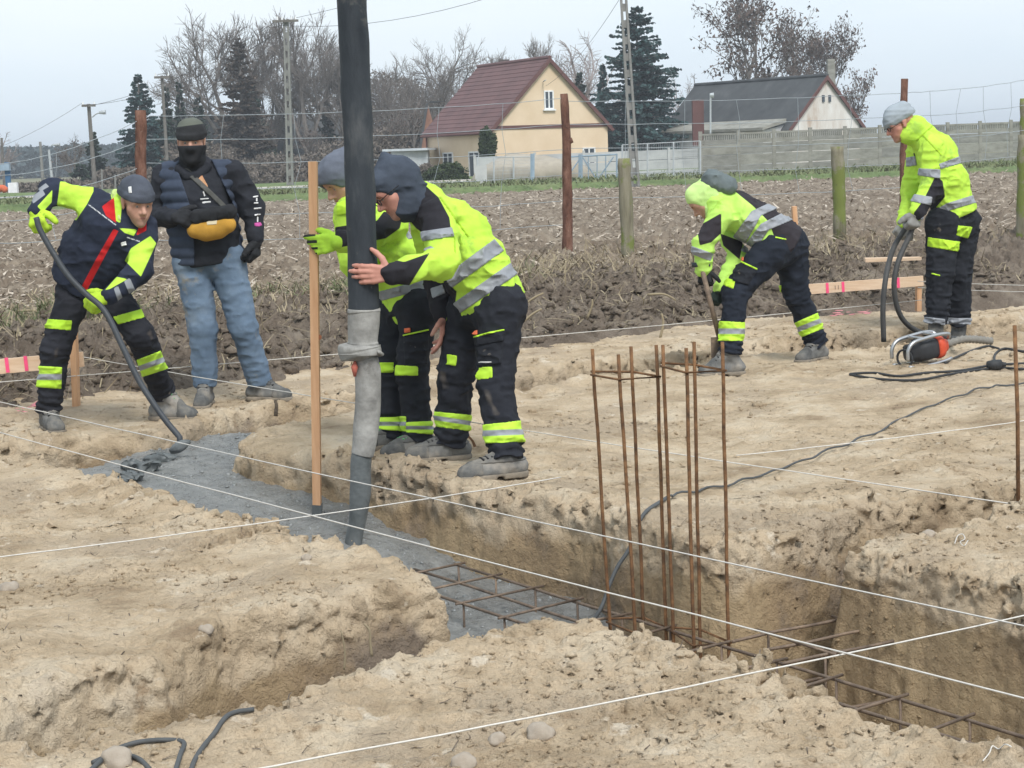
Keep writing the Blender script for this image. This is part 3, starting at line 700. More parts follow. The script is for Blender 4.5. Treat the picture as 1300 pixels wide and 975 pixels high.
# dry grass along the crest and green patches
def tufts(name, cen, m, label, seed, n_each, hgt, spread):
    rs = np.random.RandomState(seed); X, Y = [], []
    for (x, y, s) in cen:
        k = int(n_each * s); X.append(x + rs.normal(0, spread * s, k)); Y.append(y + rs.normal(0, spread * s, k))
    X, Y = np.concatenate(X), np.concatenate(Y); k = len(X)
    ribbons(name, X, Y, field_z(X, Y) - .02, hgt * (.4 + rs.rand(k)), .003 + .003 * rs.rand(k), m, label, seed + 1, curve=.8, cat='grass', flatz=False)
rs = np.random.RandomState(31)
def crest(a, d): return FA + fd * a + fn_ * d
cen = [tuple(crest(rs.uniform(-1, 8.6), rs.uniform(1.2, 4.4))) + (rs.uniform(.5, 1.3),) for _ in range(28)]
cen += [tuple(P(x, y, Yq)[:2]) + (1.2,) for x, y, Yq in ((1065, 275, 21), (1000, 300, 19), (1140, 285, 20), (1260, 290, 20), (790, 315, 21), (740, 330, 19), (680, 330, 19))]
tufts('dry_grass', cen, MT['straw'], 'dry straw coloured grass growing along the crest of the bank', 33, 110, .16, .34)
cen = [tuple(P(x, y, Yq)[:2]) + (s,) for x, y, Yq, s in ((125, 392, 14.2, .8), (340, 368, 15.5, .9), (450, 358, 16, .9), (470, 360, 16, .8), (150, 390, 14.3, .7), (30, 410, 13.6, .7), (640, 352, 17, .6), (55, 395, 14.3, .6))]
tufts('green_grass', cen, MT['grass'], 'short green grass patches on the bank behind the men', 35, 420, .13, .28)
def twig(px, label, r=.004, m=None, Yq=None, cat='root'):
    pts = [hit(x, y, .01) if Yq is None else P(x, y, Yq) for x, y in px]
    tag(MB().tube(spline(pts, 4), [r * (1 - .5 * i / (4 * len(px))) for i in range(4 * (len(px) - 1) + 1)], 6).obj('root', m or MT['straw'], smooth=True), label, cat, 'roots and twigs sticking out of the soil')
tw = P(470, 820, 5.75)
twig([(472, 833), (470, 815), (469, 800), (462, 792)], 'thin bent root standing at the corner of the left sand block', .005, None, 5.72)
twig([(437, 850), (438, 835), (437, 820), (433, 800)], 'pale straight root left of the thin bent root', .004, None, 5.7)
twig([(587, 652), (586, 640), (585, 631)], 'short pale root hanging from the trench wall below the boots', .004, None, 8.05)
twig([(603, 567), (600, 560), (595, 554)], 'brown curled twig on the sand between the four legs', .008, MT['rust'], 8.7)
twig([(350, 528), (351, 515), (349, 508)], 'stubby brown root at the rim of the far trench', .012, MT['soil'], 9.6)
for i, (x, y, x2, y2, Yq, lb) in enumerate([(655, 395, 690, 372, 14.6, 'pale branch leaning out of the bank beside the front worker'), (660, 412, 688, 392, 14.4, 'lower pale branch leaning out of the bank beside the front worker'),
        (822, 374, 858, 381, 15.2, 'pale crooked stick on the bank left of the bending worker'), (745, 405, 752, 380, 14.8, 'short stick standing in the bank behind the starter bars'),
        (838, 430, 840, 398, 14.2, 'dry stalk at the foot of the bank left of the bending worker'), (70, 320, 110, 315, 18, 'pale stalk lying at the left edge of the field'), (20, 395, 60, 402, 14.3, 'pale stalk lying on the left bank')]):
    twig([(x, y), ((x + x2) / 2 + 3, (y + y2) / 2 - 4), (x2, y2)], lb, .012, MT['straw'], Yq)
def blot(px, py, label, seed, s=.2):
    p0 = hit(px, py); rs = np.random.RandomState(seed); mb = MB()
    for _ in range(16):
        x, y = p0[0] + rs.normal(0, s), p0[1] + rs.normal(0, s * 1.4); z = gz(x, y) + .006; r = rs.uniform(.02, .055)
        pts = [(x + r * rs.uniform(.5, 1.2) * math.cos(a), y + r * rs.uniform(.5, 1.2) * math.sin(a)) for a in np.linspace(0, 6.28, 8)[:-1]]
        mb.add([(a, b_, gz(a, b_) + .004) for a, b_ in pts], [tuple(range(7))])
    tag(mb.obj('paint_marking', MT['pink_dust'], kind='stuff'), label, 'paint marking')
MT['pink_dust'] = mat('pink_chalk', [(.3, (.62, .22, .24)), (.7, (.75, .30, .32))], scale=20, rough=.9)
blot(36, 519, 'pink sprayed marking on the sand behind the raking worker', 4, .13); blot(1072, 399, 'pink sprayed marking on the sand in front of the right batter board', 6, .12)
# ------------------------------------------------------------------ wire fence along the bank
MT['bark'] = mat('red_bark', [(.3, (.09, .042, .03)), (.52, (.20, .098, .068)), (.72, (.33, .19, .14))], scale=12, detail=9, rough=.95, bump=1, bscale=26, bdist=.04, stretch=(1, 1, .35), fine=90, speck=[((.36, .26, .21), 11, .63), ((.07, .04, .03), 8, .62)])
MT['moss'] = mat('mossy_wood', [(.3, (.15, .135, .095)), (.5, (.235, .215, .15)), (.72, (.31, .285, .225))], scale=6, detail=8, rough=.95, bump=1.0, bscale=40, stretch=(3, 3, .35), speck=[((.17, .20, .055), 2.6, .50), ((.10, .09, .065), 17, .64)])
MT['wire'] = mat('galvanised_wire', (.36, .40, .42), rough=.6, metallic=.3)
fence = thing('wire_fence', 'knotted wire fence on bark and mossy wooden posts along the edge of the field', 'fence', P(717, 310, 21))
def log(x0, y0, x1, y1, w0, w1, Y, m, label, bow=0.0):
    a, b_ = P(x1, y1, Y), P(x0, y0, Y); k = 12; pts, r = [], []
    for i in range(k + 1):
        u = i / k; p = lineP(a, b_, u); p = p + [bow * math.sin(u * 3.1) + nr.uniform(-.006, .006), 0, 0]
        pts.append(p); r.append((w1 + (w0 - w1) * u) / 2 / FPX * Y * nr.uniform(.93, 1.07))
    a2 = pts[0] - [0, 0, .35]
    mb = MB().tube([a2] + pts, [r[0]] + r, 12)
    if m is MT['bark'] and x0 > 600:
        q = lineP(a, b_, .68); mb.tube([q, q + [.09, 0, .03]], [.05, .03], 8)
    o = mb.obj('post', m, fence, True); o['label'] = label; return lineP(a, b_, 0), lineP(a, b_, 1)
PA = log(178.5, 140, 180, 378, 14, 15, 18.6, MT['bark'], 'red bark post behind the two left workers')
PB = log(716, 119, 720, 312, 10, 14, 21.5, MT['bark'], 'crooked red bark post in front of the house', .02)
PC = log(792, 201, 797, 316, 16, 17, 20.0, MT['moss'], 'short mossy post left of the concrete pole')
PD = log(1063, 186, 1066, 275, 17, 16, 21.0, MT['moss'], 'short mossy post behind the bending worker')
PE = log(1148, 100, 1147, 290, 9, 11, 23.0, MT['bark'], 'tall thin bark post behind the right worker')
PF = log(1300, 171, 1298, 300, 16, 16, 20.5, MT['moss'], 'mossy post cut by the right edge')
PG = log(1299, 125, 1300, 220, 9, 10, 26.0, MT['moss'], 'dark post at the right edge behind the mossy one')
def wires(pa, pb, ys0, ys1, Ya, Yb, xa, xb, sag=.02, r=.0034, stays=True, step=.75, seed=1):
    rs = np.random.RandomState(seed); W_ = []
    for y0, y1 in zip(ys0, ys1):
        a, b_ = P(xa, y0, Ya), P(xb, y1, Yb); pts = []
        for u in np.linspace(0, 1, 17):
            p = lineP(a, b_, u); p = p + [0, 0, -sag * 4 * u * (1 - u) + rs.uniform(-.006, .006)]; pts.append(p)
        MB().tube(pts, r, 4, False).obj('wire', MT['wire'], fence); W_.append(pts)
    if stays:
        n = max(2, int(np.linalg.norm(W_[0][0] - W_[0][-1]) / step))
        for i in range(1, n):
            u = i / n; k = u * 16; j = int(k)
            pts = [lineP(w[j], w[min(j + 1, 16)], k - j) + rs.uniform(-.012, .012, 3) * [1, 0, 0] + [rs.uniform(-.04, .04), 0, 0] for w in W_]
            MB().tube(pts, r * .8, 4, False).obj('stay_wire', MT['wire'], fence)
wires(PA, PB, (147, 177, 207, 239, 272, 305), (125, 158, 190, 222, 255, 285), 18.6, 21.5, 182, 716, .05, seed=2)
wires(PA, PB, (152, 178, 212, 245, 280), (215, 226, 252, 280, 305), 18.6, 16.5, 178, -60, .10, seed=3, step=1.2)
wires(PB, PB, (129, 158, 188, 220, 252), (118, 148, 178, 208, 238), 21.5, 23.0, 718, 1147, .03, seed=4)
wires(PB, PB, (118, 148, 178, 208), (100, 132, 164, 196), 23.0, 26.0, 1147, 1310, .03, .0036, seed=5)

# ------------------------------------------------------------------ far ground strips
MT['verge'] = mat('verge_grass', [(.3, (.105, .155, .055)), (.55, (.155, .205, .08)), (.8, (.24, .24, .13))], scale=.9, rough=.95, bump=.8, bscale=9, bdist=.1)
MT['lane'] = mat('pale_lane', (.40, .375, .34), scale=.8, rough=.95)
def strip(name, pa, pb, depth, z0, m, nx=60, ny=8, amp=.05, seed=2):
    pa, pb = np.array(pa), np.array(pb); d = nrm(pb - pa); n_ = np.array([-d[1], d[0]]); L = np.linalg.norm(pb - pa)
    U, V = np.meshgrid(np.linspace(0, L, nx), np.linspace(0, depth, ny), indexing='ij')
    X = pa[0] + d[0] * U + n_[0] * V; Y = pa[1] + d[1] * U + n_[1] * V
    Z = field_z(X, Y) * 0 + z0 + amp * vn2(X, Y, .5, seed) + np.where((V == 0), -.35, 0)
    I = np.arange(X.size).reshape(X.shape); Q = np.stack([I[:-1, :-1], I[1:, :-1], I[1:, 1:], I[:-1, 1:]], -1).reshape(-1, 4)
    return obj(name, np.stack([X.ravel(), Y.ravel(), Z.ravel()], 1), Q.astype(np.int32), m, loc=(0, 0, 0), kind='structure', smooth=True)
strip('grass_verge', (-40, 58), (34, 68.5), 26, .34, MT['verge'], 160, 20, .12)
strip('lane', (-40, 64.0), (3.4, 73.6), 1.6, .43, MT['lane'], 80, 4, .02)
rs = np.random.RandomState(51); n = 9000
X = rs.uniform(-20, 22, n); Y = 61.0 + (X + 20) * .15 + rs.uniform(-1.5, 7, n)
ribbons('verge_blades', X, Y, np.full(n, .32), .08 + .16 * rs.rand(n), .02 + .015 * rs.rand(n), MT['grass'], 'ragged green grass along the far side of the field', 52, curve=.6, cat='grass', flatz=False)

# ------------------------------------------------------------------ walls, gate and mesh fence by the lane
MT['slab'] = mat('weathered_concrete', [(.3, (.18, .175, .15)), (.5, (.26, .255, .225)), (.75, (.34, .335, .30))], scale=1.6, detail=9, rough=.95, bump=.5, bscale=14, bdist=.02, stretch=(1, 1, 3.2))
MT['slab2'] = mat('lichen_concrete', [(.3, (.16, .157, .14)), (.5, (.23, .228, .207)), (.75, (.30, .298, .272))], scale=1.9, detail=9, rough=.95, bump=.5, bscale=14, bdist=.02, stretch=(1, 1, 3.2))
MT['whitewall'] = mat('whitish_concrete', [(.3, (.36, .365, .37)), (.5, (.48, .485, .485)), (.75, (.58, .58, .57))], scale=1.2, detail=8, rough=.95, bump=.3, bscale=14)
MT['steelblue'] = mat('blue_grey_paint', (.27, .35, .43), scale=3, rough=.55)
MT['galv'] = mat('galvanised_post', (.42, .45, .47), scale=4, rough=.6)
def hz(px): return CY - 295.5 - (px - CX) * math.tan(ROLL)
def panel_wall(label, xs_, base, top, Ya, Yb, n_pl, m1, m2, open_top=False, post_w=.13, cat='wall'):
    t = thing('concrete_fence', label, cat, P(xs_[0], base[0], Ya)); n = len(xs_)
    pts = []
    for i, x in enumerate(xs_):
        u = (x - xs_[0]) / (xs_[-1] - xs_[0]); Y = 1 / ((1 - u) / Ya + u / Yb)
        b_ = P(x, base[0] + (base[1] - base[0]) * u, Y); tp = P(x, top[0] + (top[1] - top[0]) * u, Y); pts.append((b_, tp[2]))
    for i, (b_, zt) in enumerate(pts):
        MB().box((b_[0], b_[1] - .03, (b_[2] + zt) / 2), post_w, post_w * 1.1, zt - b_[2] + .16, jit=.006).obj('fence_post', m1, t)
    for i in range(n - 1):
        (a, za), (b_, zb_) = pts[i], pts[i + 1]; d = b_ - a; d = d * [1, 1, 0]; fr = frame(d); L = np.linalg.norm(d) - post_w * .7
        H = (za - a[2] + zb_ - b_[2]) / 2; h = H / n_pl; sl = (b_[2] - a[2]) / np.linalg.norm(d)
        fr2 = frame(b_ - a)
        for k in range(n_pl):
            c = (a + b_) / 2 + [0, 0, h * (k + .5)]
            if open_top and k == n_pl - 1:
                mb = MB(); mb.box(c + [0, 0, h * .40], .05, L, h * .18, fr2); mb.box(c - [0, 0, h * .30], .05, L, h * .38, fr2)
                for j in np.linspace(-.42, .42, 15): mb.box(c + fr2[1] * (j * L) + [0, 0, h * .10], .045, L * .03, h * .46, fr2)
                mb.obj('openwork_panel', m1 if (i * 7 + k) % 3 else m2, t)
            else:
                mb = MB().box(c, .055 + .006 * ((i + k) % 3), L, h - .025, fr2, jit=.006)
                for j in (-.25, .25): mb.box(c - fr2[0] * 0 + [0, 0, h * j * 1.1], .066, L * .97, h * .08, fr2)
                mb.obj('panel', m1 if nr.rand() < .6 else m2, t)
    return t
panel_wall('long grey prefabricated concrete fence behind the right workers', [890, 938, 983, 1029, 1073, 1117, 1160, 1203, 1244, 1283, 1320], (226, 203), (170, 153), 67, 79, 4, MT['slab'], MT['slab2'], True)
panel_wall('low whitish concrete wall behind the gate and mesh fence', [604, 680, 742, 800, 850, 889], (238, 226), (199, 188), 73, 71, 3, MT['whitewall'], MT['whitewall'], post_w=.1)
def bars(parent, pts, r, m, name):
    for a, b_ in pts: MB().tube([a, b_], r, 6).obj(name, m, parent)
def mesh_fence(label, xs_, base, top, Ya, Yb, name='mesh_fence', r=.035):
    t = thing(name, label, 'fence', P(xs_[0], base[0], Ya)); pts = []
    for x in xs_:
        u = (x - xs_[0]) / (xs_[-1] - xs_[0]); Y = Ya + (Yb - Ya) * u
        pts.append((P(x, base[0] + (base[1] - base[0]) * u, Y), P(x, top[0] + (top[1] - top[0]) * u, Y)))
    for a, b_ in pts: MB().tube([a - [0, 0, .1], b_], r, 6).obj('fence_post', MT['galv'], t)
    for i in range(len(pts) - 1):
        (a, at), (b_, bt) = pts[i], pts[i + 1]; mb = MB(); n = 9
        for k in range(n + 1):
            mb.tube([lineP(a, at, k / n), lineP(b_, bt, k / n)], .004, 3, False)
        for k in range(1, 14): mb.tube([lineP(a, b_, k / 14), lineP(at, bt, k / 14)], .004, 3, False)
        mb.obj('wire_mesh', MT['galv'], t, kind='stuff')
        MB().tube([at, bt], .016, 5).obj('top_rail', MT['galv'], t)
mesh_fence('wire mesh fence on grey posts between the gate and the concrete fence', [790, 822, 855, 889], (231, 226), (184, 179), 66, 66)
mesh_fence('pale sliding gate of mesh panels in front of the yellow house', [606, 627, 652, 676], (239, 236), (200, 199), 68, 68)
gt = thing('metal_gate', 'blue grey metal gate with diagonal braces right of the bark post', 'gate', P(737, 234, 67))
def gp(x, y, dy=0): return P(x, y, 67 + dy)
for nm, a, b_, r in (('gate_post', (676, 236), (676, 195), .09), ('gate_post', (737, 234), (737, 196), .09), ('gate_frame', (724, 199), (783, 196), .035), ('gate_frame', (724, 231), (783, 229), .04), ('gate_frame', (724, 231), (724, 199), .03),
        ('gate_frame', (783, 230), (783, 195), .035), ('brace', (740, 200), (758, 229), .028), ('brace', (779, 199), (758, 229), .028), ('brace', (736, 202), (722, 222), .028), ('upright', (758, 229), (758, 198), .022), ('upright', (769, 229), (769, 198), .022), ('upright', (747, 230), (747, 199), .022)):
    MB().tube([gp(*a), gp(*b_)], r, 6).obj(nm, MT['steelblue'], gt)
tag(MB().box(P(611, 228, 66.5), .42, .3, 1.0, jit=.01).obj('meter_box', MT['whitewall']), 'pale electricity meter box standing at the end of the sliding gate', 'box')
v, f = lump(P(667, 236, 70), 1.6, 3, 4.4, .75); v[:, 0] = (v[:, 0] - v[:, 0].mean()) * 1.5 + v[:, 0].mean()
tag(obj('sand_heap', v, f, mat('heap_sand', (.36, .32, .26), scale=3, rough=.95), smooth=True), 'small heap of sand behind the sliding gate', 'heap')

# ------------------------------------------------------------------ houses
MT['yellow'] = mat('yellow_plaster', [(.3, (.62, .48, .33)), (.7, (.70, .56, .41))], scale=.8, detail=7, rough=.9, bump=.15, bscale=18)
MT['redroof'] = mat('red_roof_sheet', [(.3, (.10, .046, .045)), (.7, (.148, .071, .067))], scale=1.2, rough=.6)
MT['brown'] = mat('brown_trim', (.12, .055, .05), rough=.7)
MT['glass'] = mat('window_glass', (.05, .065, .085), rough=.12, spec=.6)
MT['white'] = mat('white_paint', (.74, .75, .76), rough=.6)
MT['greyroof'] = mat('grey_fibre_roof', [(.3, (.048, .052, .055)), (.6, (.075, .08, .084)), (.8, (.115, .12, .122))], scale=.9, detail=8, rough=.9, bump=.3, bscale=9)
MT['rustwall'] = mat('rust_stained_white', [(.3, (.40, .29, .21)), (.42, (.58, .54, .50)), (.6, (.70, .69, .67)), (.8, (.60, .53, .46))], scale=.9, detail=9, rough=.95, stretch=(1, 1, .35))
MT['brick'] = mat('dull_brick', [(.3, (.20, .10, .07)), (.7, (.30, .16, .115))], scale=3, rough=.95, bump=.3)
def quad_slab(p, th_, nrmv):
    p = [np.asarray(q) for q in p]; return p + [q + nrmv * th_ for q in p]
def house(label, pB, pC, L, zb, ze, zr, wall, roof, trim, over=.28, gover=.25, name='house', rows=14, courses=True, roof_parts=True):
    """pB-pC is the near gable wall in plan, L the length running back from it"""
    B, Cc = np.array(pB), np.array(pC); g = (Cc - B) / np.linalg.norm(Cc - B); bk = np.array([-g[1], g[0]]); Wd = np.linalg.norm(Cc - B)
    t = thing(name, label, 'house', (B[0], B[1], zb))
    def p3(u, v, z): q = B + g * u + bk * v; return np.array([q[0], q[1], z])
    th_ = .3
    # gable walls as pentagon prisms, side walls as boxes butting between them
    for v0 in (0, L - th_):
        pr = [p3(0, v0, zb), p3(Wd, v0, zb), p3(Wd, v0, ze), p3(Wd / 2, v0, zr), p3(0, v0, ze)]; bk3 = np.array([bk[0], bk[1], 0]) * th_
        MB().add(pr + [q + bk3 for q in pr], [(0, 1, 2, 3, 4), (9, 8, 7, 6, 5), (0, 5, 6, 1), (1, 6, 7, 2), (2, 7, 8, 3), (3, 8, 9, 4), (4, 9, 5, 0)]).obj('gable_wall', wall, t)
    for u0 in (0.004, Wd - th_ - .004):
        MB().hexa([p3(u0, th_, zb), p3(u0 + th_, th_, zb), p3(u0 + th_, L - th_, zb), p3(u0, L - th_, zb), p3(u0, th_, ze), p3(u0 + th_, th_, ze), p3(u0 + th_, L - th_, ze), p3(u0, L - th_, ze)]).obj('side_wall', wall, t)
    sl = (zr - ze) / (Wd / 2); k = over; rf = {}
    for s in (0, 1):
        e = -k if s == 0 else Wd + k; zE = ze - k * sl
        a, b_, c, d = p3(e, -gover, zE), p3(e, L + gover, zE), p3(Wd / 2, L + gover, zr), p3(Wd / 2, -gover, zr)
        up = np.array([0, 0, .14]); lo = [q + [0, 0, .02] for q in (a, b_, c, d)]; hi = [q + up for q in (a, b_, c, d)]
        ro = MB().add(lo + hi, [(0, 1, 2, 3), (7, 6, 5, 4), (0, 4, 5, 1), (1, 5, 6, 2), (2, 6, 7, 3), (3, 7, 4, 0)]).obj('roof', roof, t); rf[s] = ro
        if courses:
            for i in range(rows):
                u0, u1 = i / rows, (i + 1) / rows; q = .035
                A, B2, C2, D = lineP(hi[0], hi[3], u0), lineP(hi[1], hi[2], u0), lineP(hi[1], hi[2], u1 + .02), lineP(hi[0], hi[3], u1 + .02)
                MB().add([A, B2, C2, D, A + [0, 0, q + .012], B2 + [0, 0, q + .012], C2 + [0, 0, .008], D + [0, 0, .008]], [(0, 1, 2, 3), (7, 6, 5, 4), (0, 4, 5, 1), (1, 5, 6, 2), (2, 6, 7, 3), (3, 7, 4, 0)]).obj('tile_course', roof, ro)
        va, vb = p3(e, -gover - .03, zE - .1), p3(Wd / 2, -gover - .03, zr - .1)
        dd = np.array([bk[0], bk[1], 0]) * .05
        MB().hexa([va, vb, vb + dd, va + dd, va + [0, 0, .26], vb + [0, 0, .26], vb + dd + [0, 0, .26], va + dd + [0, 0, .26]]).obj('verge_board', trim, ro)
        ga, gb = p3(e + (-.06 if s == 0 else .06), -gover, zE + .02), p3(e + (-.06 if s == 0 else .06), L + gover, zE + .02)
        MB().tube([ga, gb], .065, 8).obj('gutter', trim, ro)
    MB().tube([p3(Wd / 2, -gover, zr + .15), p3(Wd / 2, L + gover, zr + .15)], .11, 8).obj('ridge_cap', roof, rf[0])
    return t, p3, Wd, rf
def window(t, p3, side, u, z, w, h, depth=.0, name='window', frame_m=None):
    """side 'g' on the near gable, 's' on the left long wall (u measured along it)"""
    frame_m = frame_m or MT['white']
    if side == 'g': c = lambda du, dz, d: p3(u + du, -d, z + dz)
    else: c = lambda du, dz, d: p3(-d + .004, u + du, z + dz)
    def bx(u0, u1, z0, z1, d0, d1): return [c(u0, z0, d1), c(u1, z0, d1), c(u1, z0, d0), c(u0, z0, d0), c(u0, z1, d1), c(u1, z1, d1), c(u1, z1, d0), c(u0, z1, d0)]
    f = .07; mb = MB()
    for b_ in (bx(-w / 2, w / 2, 0, f, .0, .06), bx(-w / 2, w / 2, h - f, h, .0, .06), bx(-w / 2, -w / 2 + f, f, h - f, .0, .06), bx(w / 2 - f, w / 2, f, h - f, .0, .06), bx(-f / 2, f / 2, f, h - f, .0, .055)): mb.hexa(b_)
    o = mb.obj(name, frame_m, t)
    MB().hexa(bx(-w / 2 + f, w / 2 - f, f, h - f, .0, .02)).obj('pane', MT['glass'], o)
    MB().hexa(bx(-w / 2 - .08, w / 2 + .08, -.07, -.002, .0, .13)).obj('sill', MT['brown'] if side == 's' else frame_m, o)
    return o
t, p3, Wd, rf = house('yellow rendered house with a dark red tiled roof', (-.58, 92.0), (5.42, 95.0), 8.0, -.5, 2.62, 6.0, MT['yellow'], MT['redroof'], MT['brown'], over=.2, gover=.18, rows=16)
MB().hexa([p3(-.02, -.05, 2.60), p3(Wd + .02, -.05, 2.60), p3(Wd + .02, -.003, 2.60), p3(-.02, -.003, 2.60), p3(-.02, -.05, 2.78), p3(Wd + .02, -.05, 2.78), p3(Wd + .02, -.003, 2.78), p3(-.02, -.003, 2.78)]).obj('trim_band', MT['brown'], t)
window(t, p3, 'g', 3.30, 3.55, .55, .95); window(t, p3, 'g', 5.55, .35, .75, 1.2)
window(t, p3, 's', 2.1, .1, 1.25, 1.45); window(t, p3, 's', 5.3, .1, 1.25, 1.45)
MT['sooty'] = mat('sooty_brick', [(.3, (.07, .06, .058)), (.7, (.12, .10, .095))], scale=4)
ch = MB().box(p3(Wd / 2 + .3, 5.6, 6.0), .55, .55, .75).obj('chimney', MT['sooty'], rf[0])
MB().tube([p3(-.1, .1, 2.4), p3(-.1, .1, -.4)], .05, 8).obj('downpipe', MT['brown'], t); MB().tube([p3(-.1, 7.8, 2.4), p3(-.1, 7.8, -.4)], .05, 8).obj('downpipe', MT['brown'], t)
MB().tube([p3(3.0, -.05, 4.95), p3(2.9, -.5, 5.0)], .03, 6).obj('cable_bracket', MT['galv'], t)
MB().box(p3(2.8, -.05, 5.4), .15, .1, .15).obj('vent', MT['brown'], t); MB().box(p3(4.3, -.05, 2.0), .12, .1, .12).obj('vent', MT['brown'], t)
ann = thing('annex', 'small grey shed with a flat pale roof left of the yellow house', 'shed', P(525, 228, 97))
MB().box(P(522, 215, 97) , 1.9, 2.5, 2.0).obj('wall', MT['galv'], ann); MB().box(P(521, 190, 97) + np.array([0, 0, .0]), 2.4, 3, .12, frame((.15, 1, 0))).obj('roof', mat('pale_sheet', (.5, .54, .58), rough=.5), ann)
ann2 = thing('flue', 'dark steep roofed shed gable peeping out left of the yellow house', 'shed', P(541, 185, 112))
MB().add([P(533, 190, 112), P(543, 133, 112), P(560, 190, 112), P(533, 190, 115), P(543, 133, 115), P(560, 190, 115)], [(0, 2, 1), (3, 4, 5), (0, 1, 4, 3), (1, 2, 5, 4), (0, 3, 5, 2)]).obj('wall', MT['brick'], ann2)
MB().hexa([P(531, 192, 111.9), P(534.5, 192, 111.9), P(534.5, 192, 115.2), P(531, 192, 115.2), P(540.5, 131, 111.9), P(544, 131, 111.9), P(544, 131, 115.2), P(540.5, 131, 115.2)]).obj('roof', MT['greyroof'], ann2)
MB().hexa([P(544.5, 131, 111.95), P(552, 131, 112.5), P(552, 131, 115.2), P(544.5, 131, 115.2), P(546, 128, 111.95), P(568, 128, 112.5), P(568, 128, 115.2), P(546, 128, 115.2)]).obj('ridge', MT['greyroof'], ann2)
ann2.name = 'shed'
# barn on the right
bB, bC = P(1005, 160, 100), None
b0 = np.array([bB[0], bB[1]]); bet = math.radians(36); Wb = 5.35
t, p3, Wd, rf = house('old barn with a slate grey roof and rust stained white gable', b0, b0 + Wb * np.array([math.cos(bet), math.sin(bet)]), 10.6, -.3, P(1005, 160, 100)[2], P(1050, 99, 101.5)[2], MT['rustwall'], MT['greyroof'], MT['brown'], over=.35, gover=.15, name='barn', courses=False)
t['category'] = 'barn'
for u in (2.45, 2.95): MB().box(p3(u, -.01, P(1050, 125, 101.5)[2]), .16, .12, .38, frame(p3(0, 1, 0) - p3(0, 0, 0))).obj('vent_slot', MT['glass'], t)
MB().box(p3(Wd + .35, 2.5, 5.1), .42, .42, 2.0).obj('chimney', MT['slab'], t)
o = MB().hexa([p3(-1.9, .3, 2.15), p3(-.1, .3, 2.55), p3(-.1, 9, 2.55), p3(-1.9, 9, 2.15), p3(-1.9, .3, 2.3), p3(-.1, .3, 2.75), p3(-.1, 9, 2.75), p3(-1.9, 9, 2.3)]).obj('lean_to_roof', MT['slab'], t)
MB().hexa([p3(-1.7, .5, -.3), p3(-.05, .5, -.3), p3(-.05, 8.8, -.3), p3(-1.7, 8.8, -.3), p3(-1.7, .5, 2.14), p3(-.05, .5, 2.4), p3(-.05, 8.8, 2.4), p3(-1.7, 8.8, 2.14)]).obj('lean_to_wall', MT['whitewall'], t)
tag(MB().box((P(886, 127, 96) + P(886, 185, 96)) / 2, .58, .58, P(886, 127, 96)[2] - P(886, 185, 96)[2], jit=.01).obj('flue_stack', MT['brown']), 'dark brown square flue stack standing in front of the barn roof', 'flue')
lp = thing('lamp_post', 'thin grey lamp post with a small round lamp in front of the barn', 'lamp post', P(902, 178, 95))
MB().tube([P(902, 185, 95), P(902, 122, 95)], .05, 6).obj('pole', MT['galv'], lp); MB().tube([P(901, 121, 95), P(906, 121, 95)], [.1, .14], 8).obj('lamp', MT['galv'], lp)
# big dark roofed house behind the bare trees on the left
zb_ = P(300, 240, 128)[2]
t, p3, Wd, rf = house('grey roofed house with a pale steep gable behind the bare trees', (P(283, 235, 125)[0], 125), (P(316, 235, 126.5)[0], 126.5), 11.5, -.6, P(283, 212, 125)[2], P(297, 150, 126)[2], MT['rustwall'], MT['greyroof'], MT['greyroof'], courses=False, name='house')
B_ = np.array([P(320, 235, 128)[0], 128.0]); e_ = np.array([P(470, 235, 133)[0], 133.0])
rr = thing('long_house', 'long house with a broad grey roof behind the bare trees and the hose', 'house', (B_[0], B_[1], -.5))
def q3(u, d, z): q = B_ + (e_ - B_) * u; return np.array([q[0], q[1] + d, z])
MB().hexa([q3(0, 0, -.5), q3(1, 0, -.5), q3(1, 6, -.5), q3(0, 6, -.5), q3(0, 0, 1.6), q3(1, 0, 1.6), q3(1, 6, 1.6), q3(0, 6, 1.6)]).obj('wall', MT['brick'], rr)
MB().add([q3(-.03, -.5, 1.5), q3(1.03, -.5, 1.5), q3(1.03, 3, 4.3), q3(-.03, 3, 4.3), q3(1.03, 6.5, 1.5), q3(-.03, 6.5, 1.5)], [(0, 1, 2, 3), (3, 2, 4, 5), (0, 3, 5), (1, 4, 2), (0, 5, 4, 1)]).obj('roof', MT['greyroof'], rr)

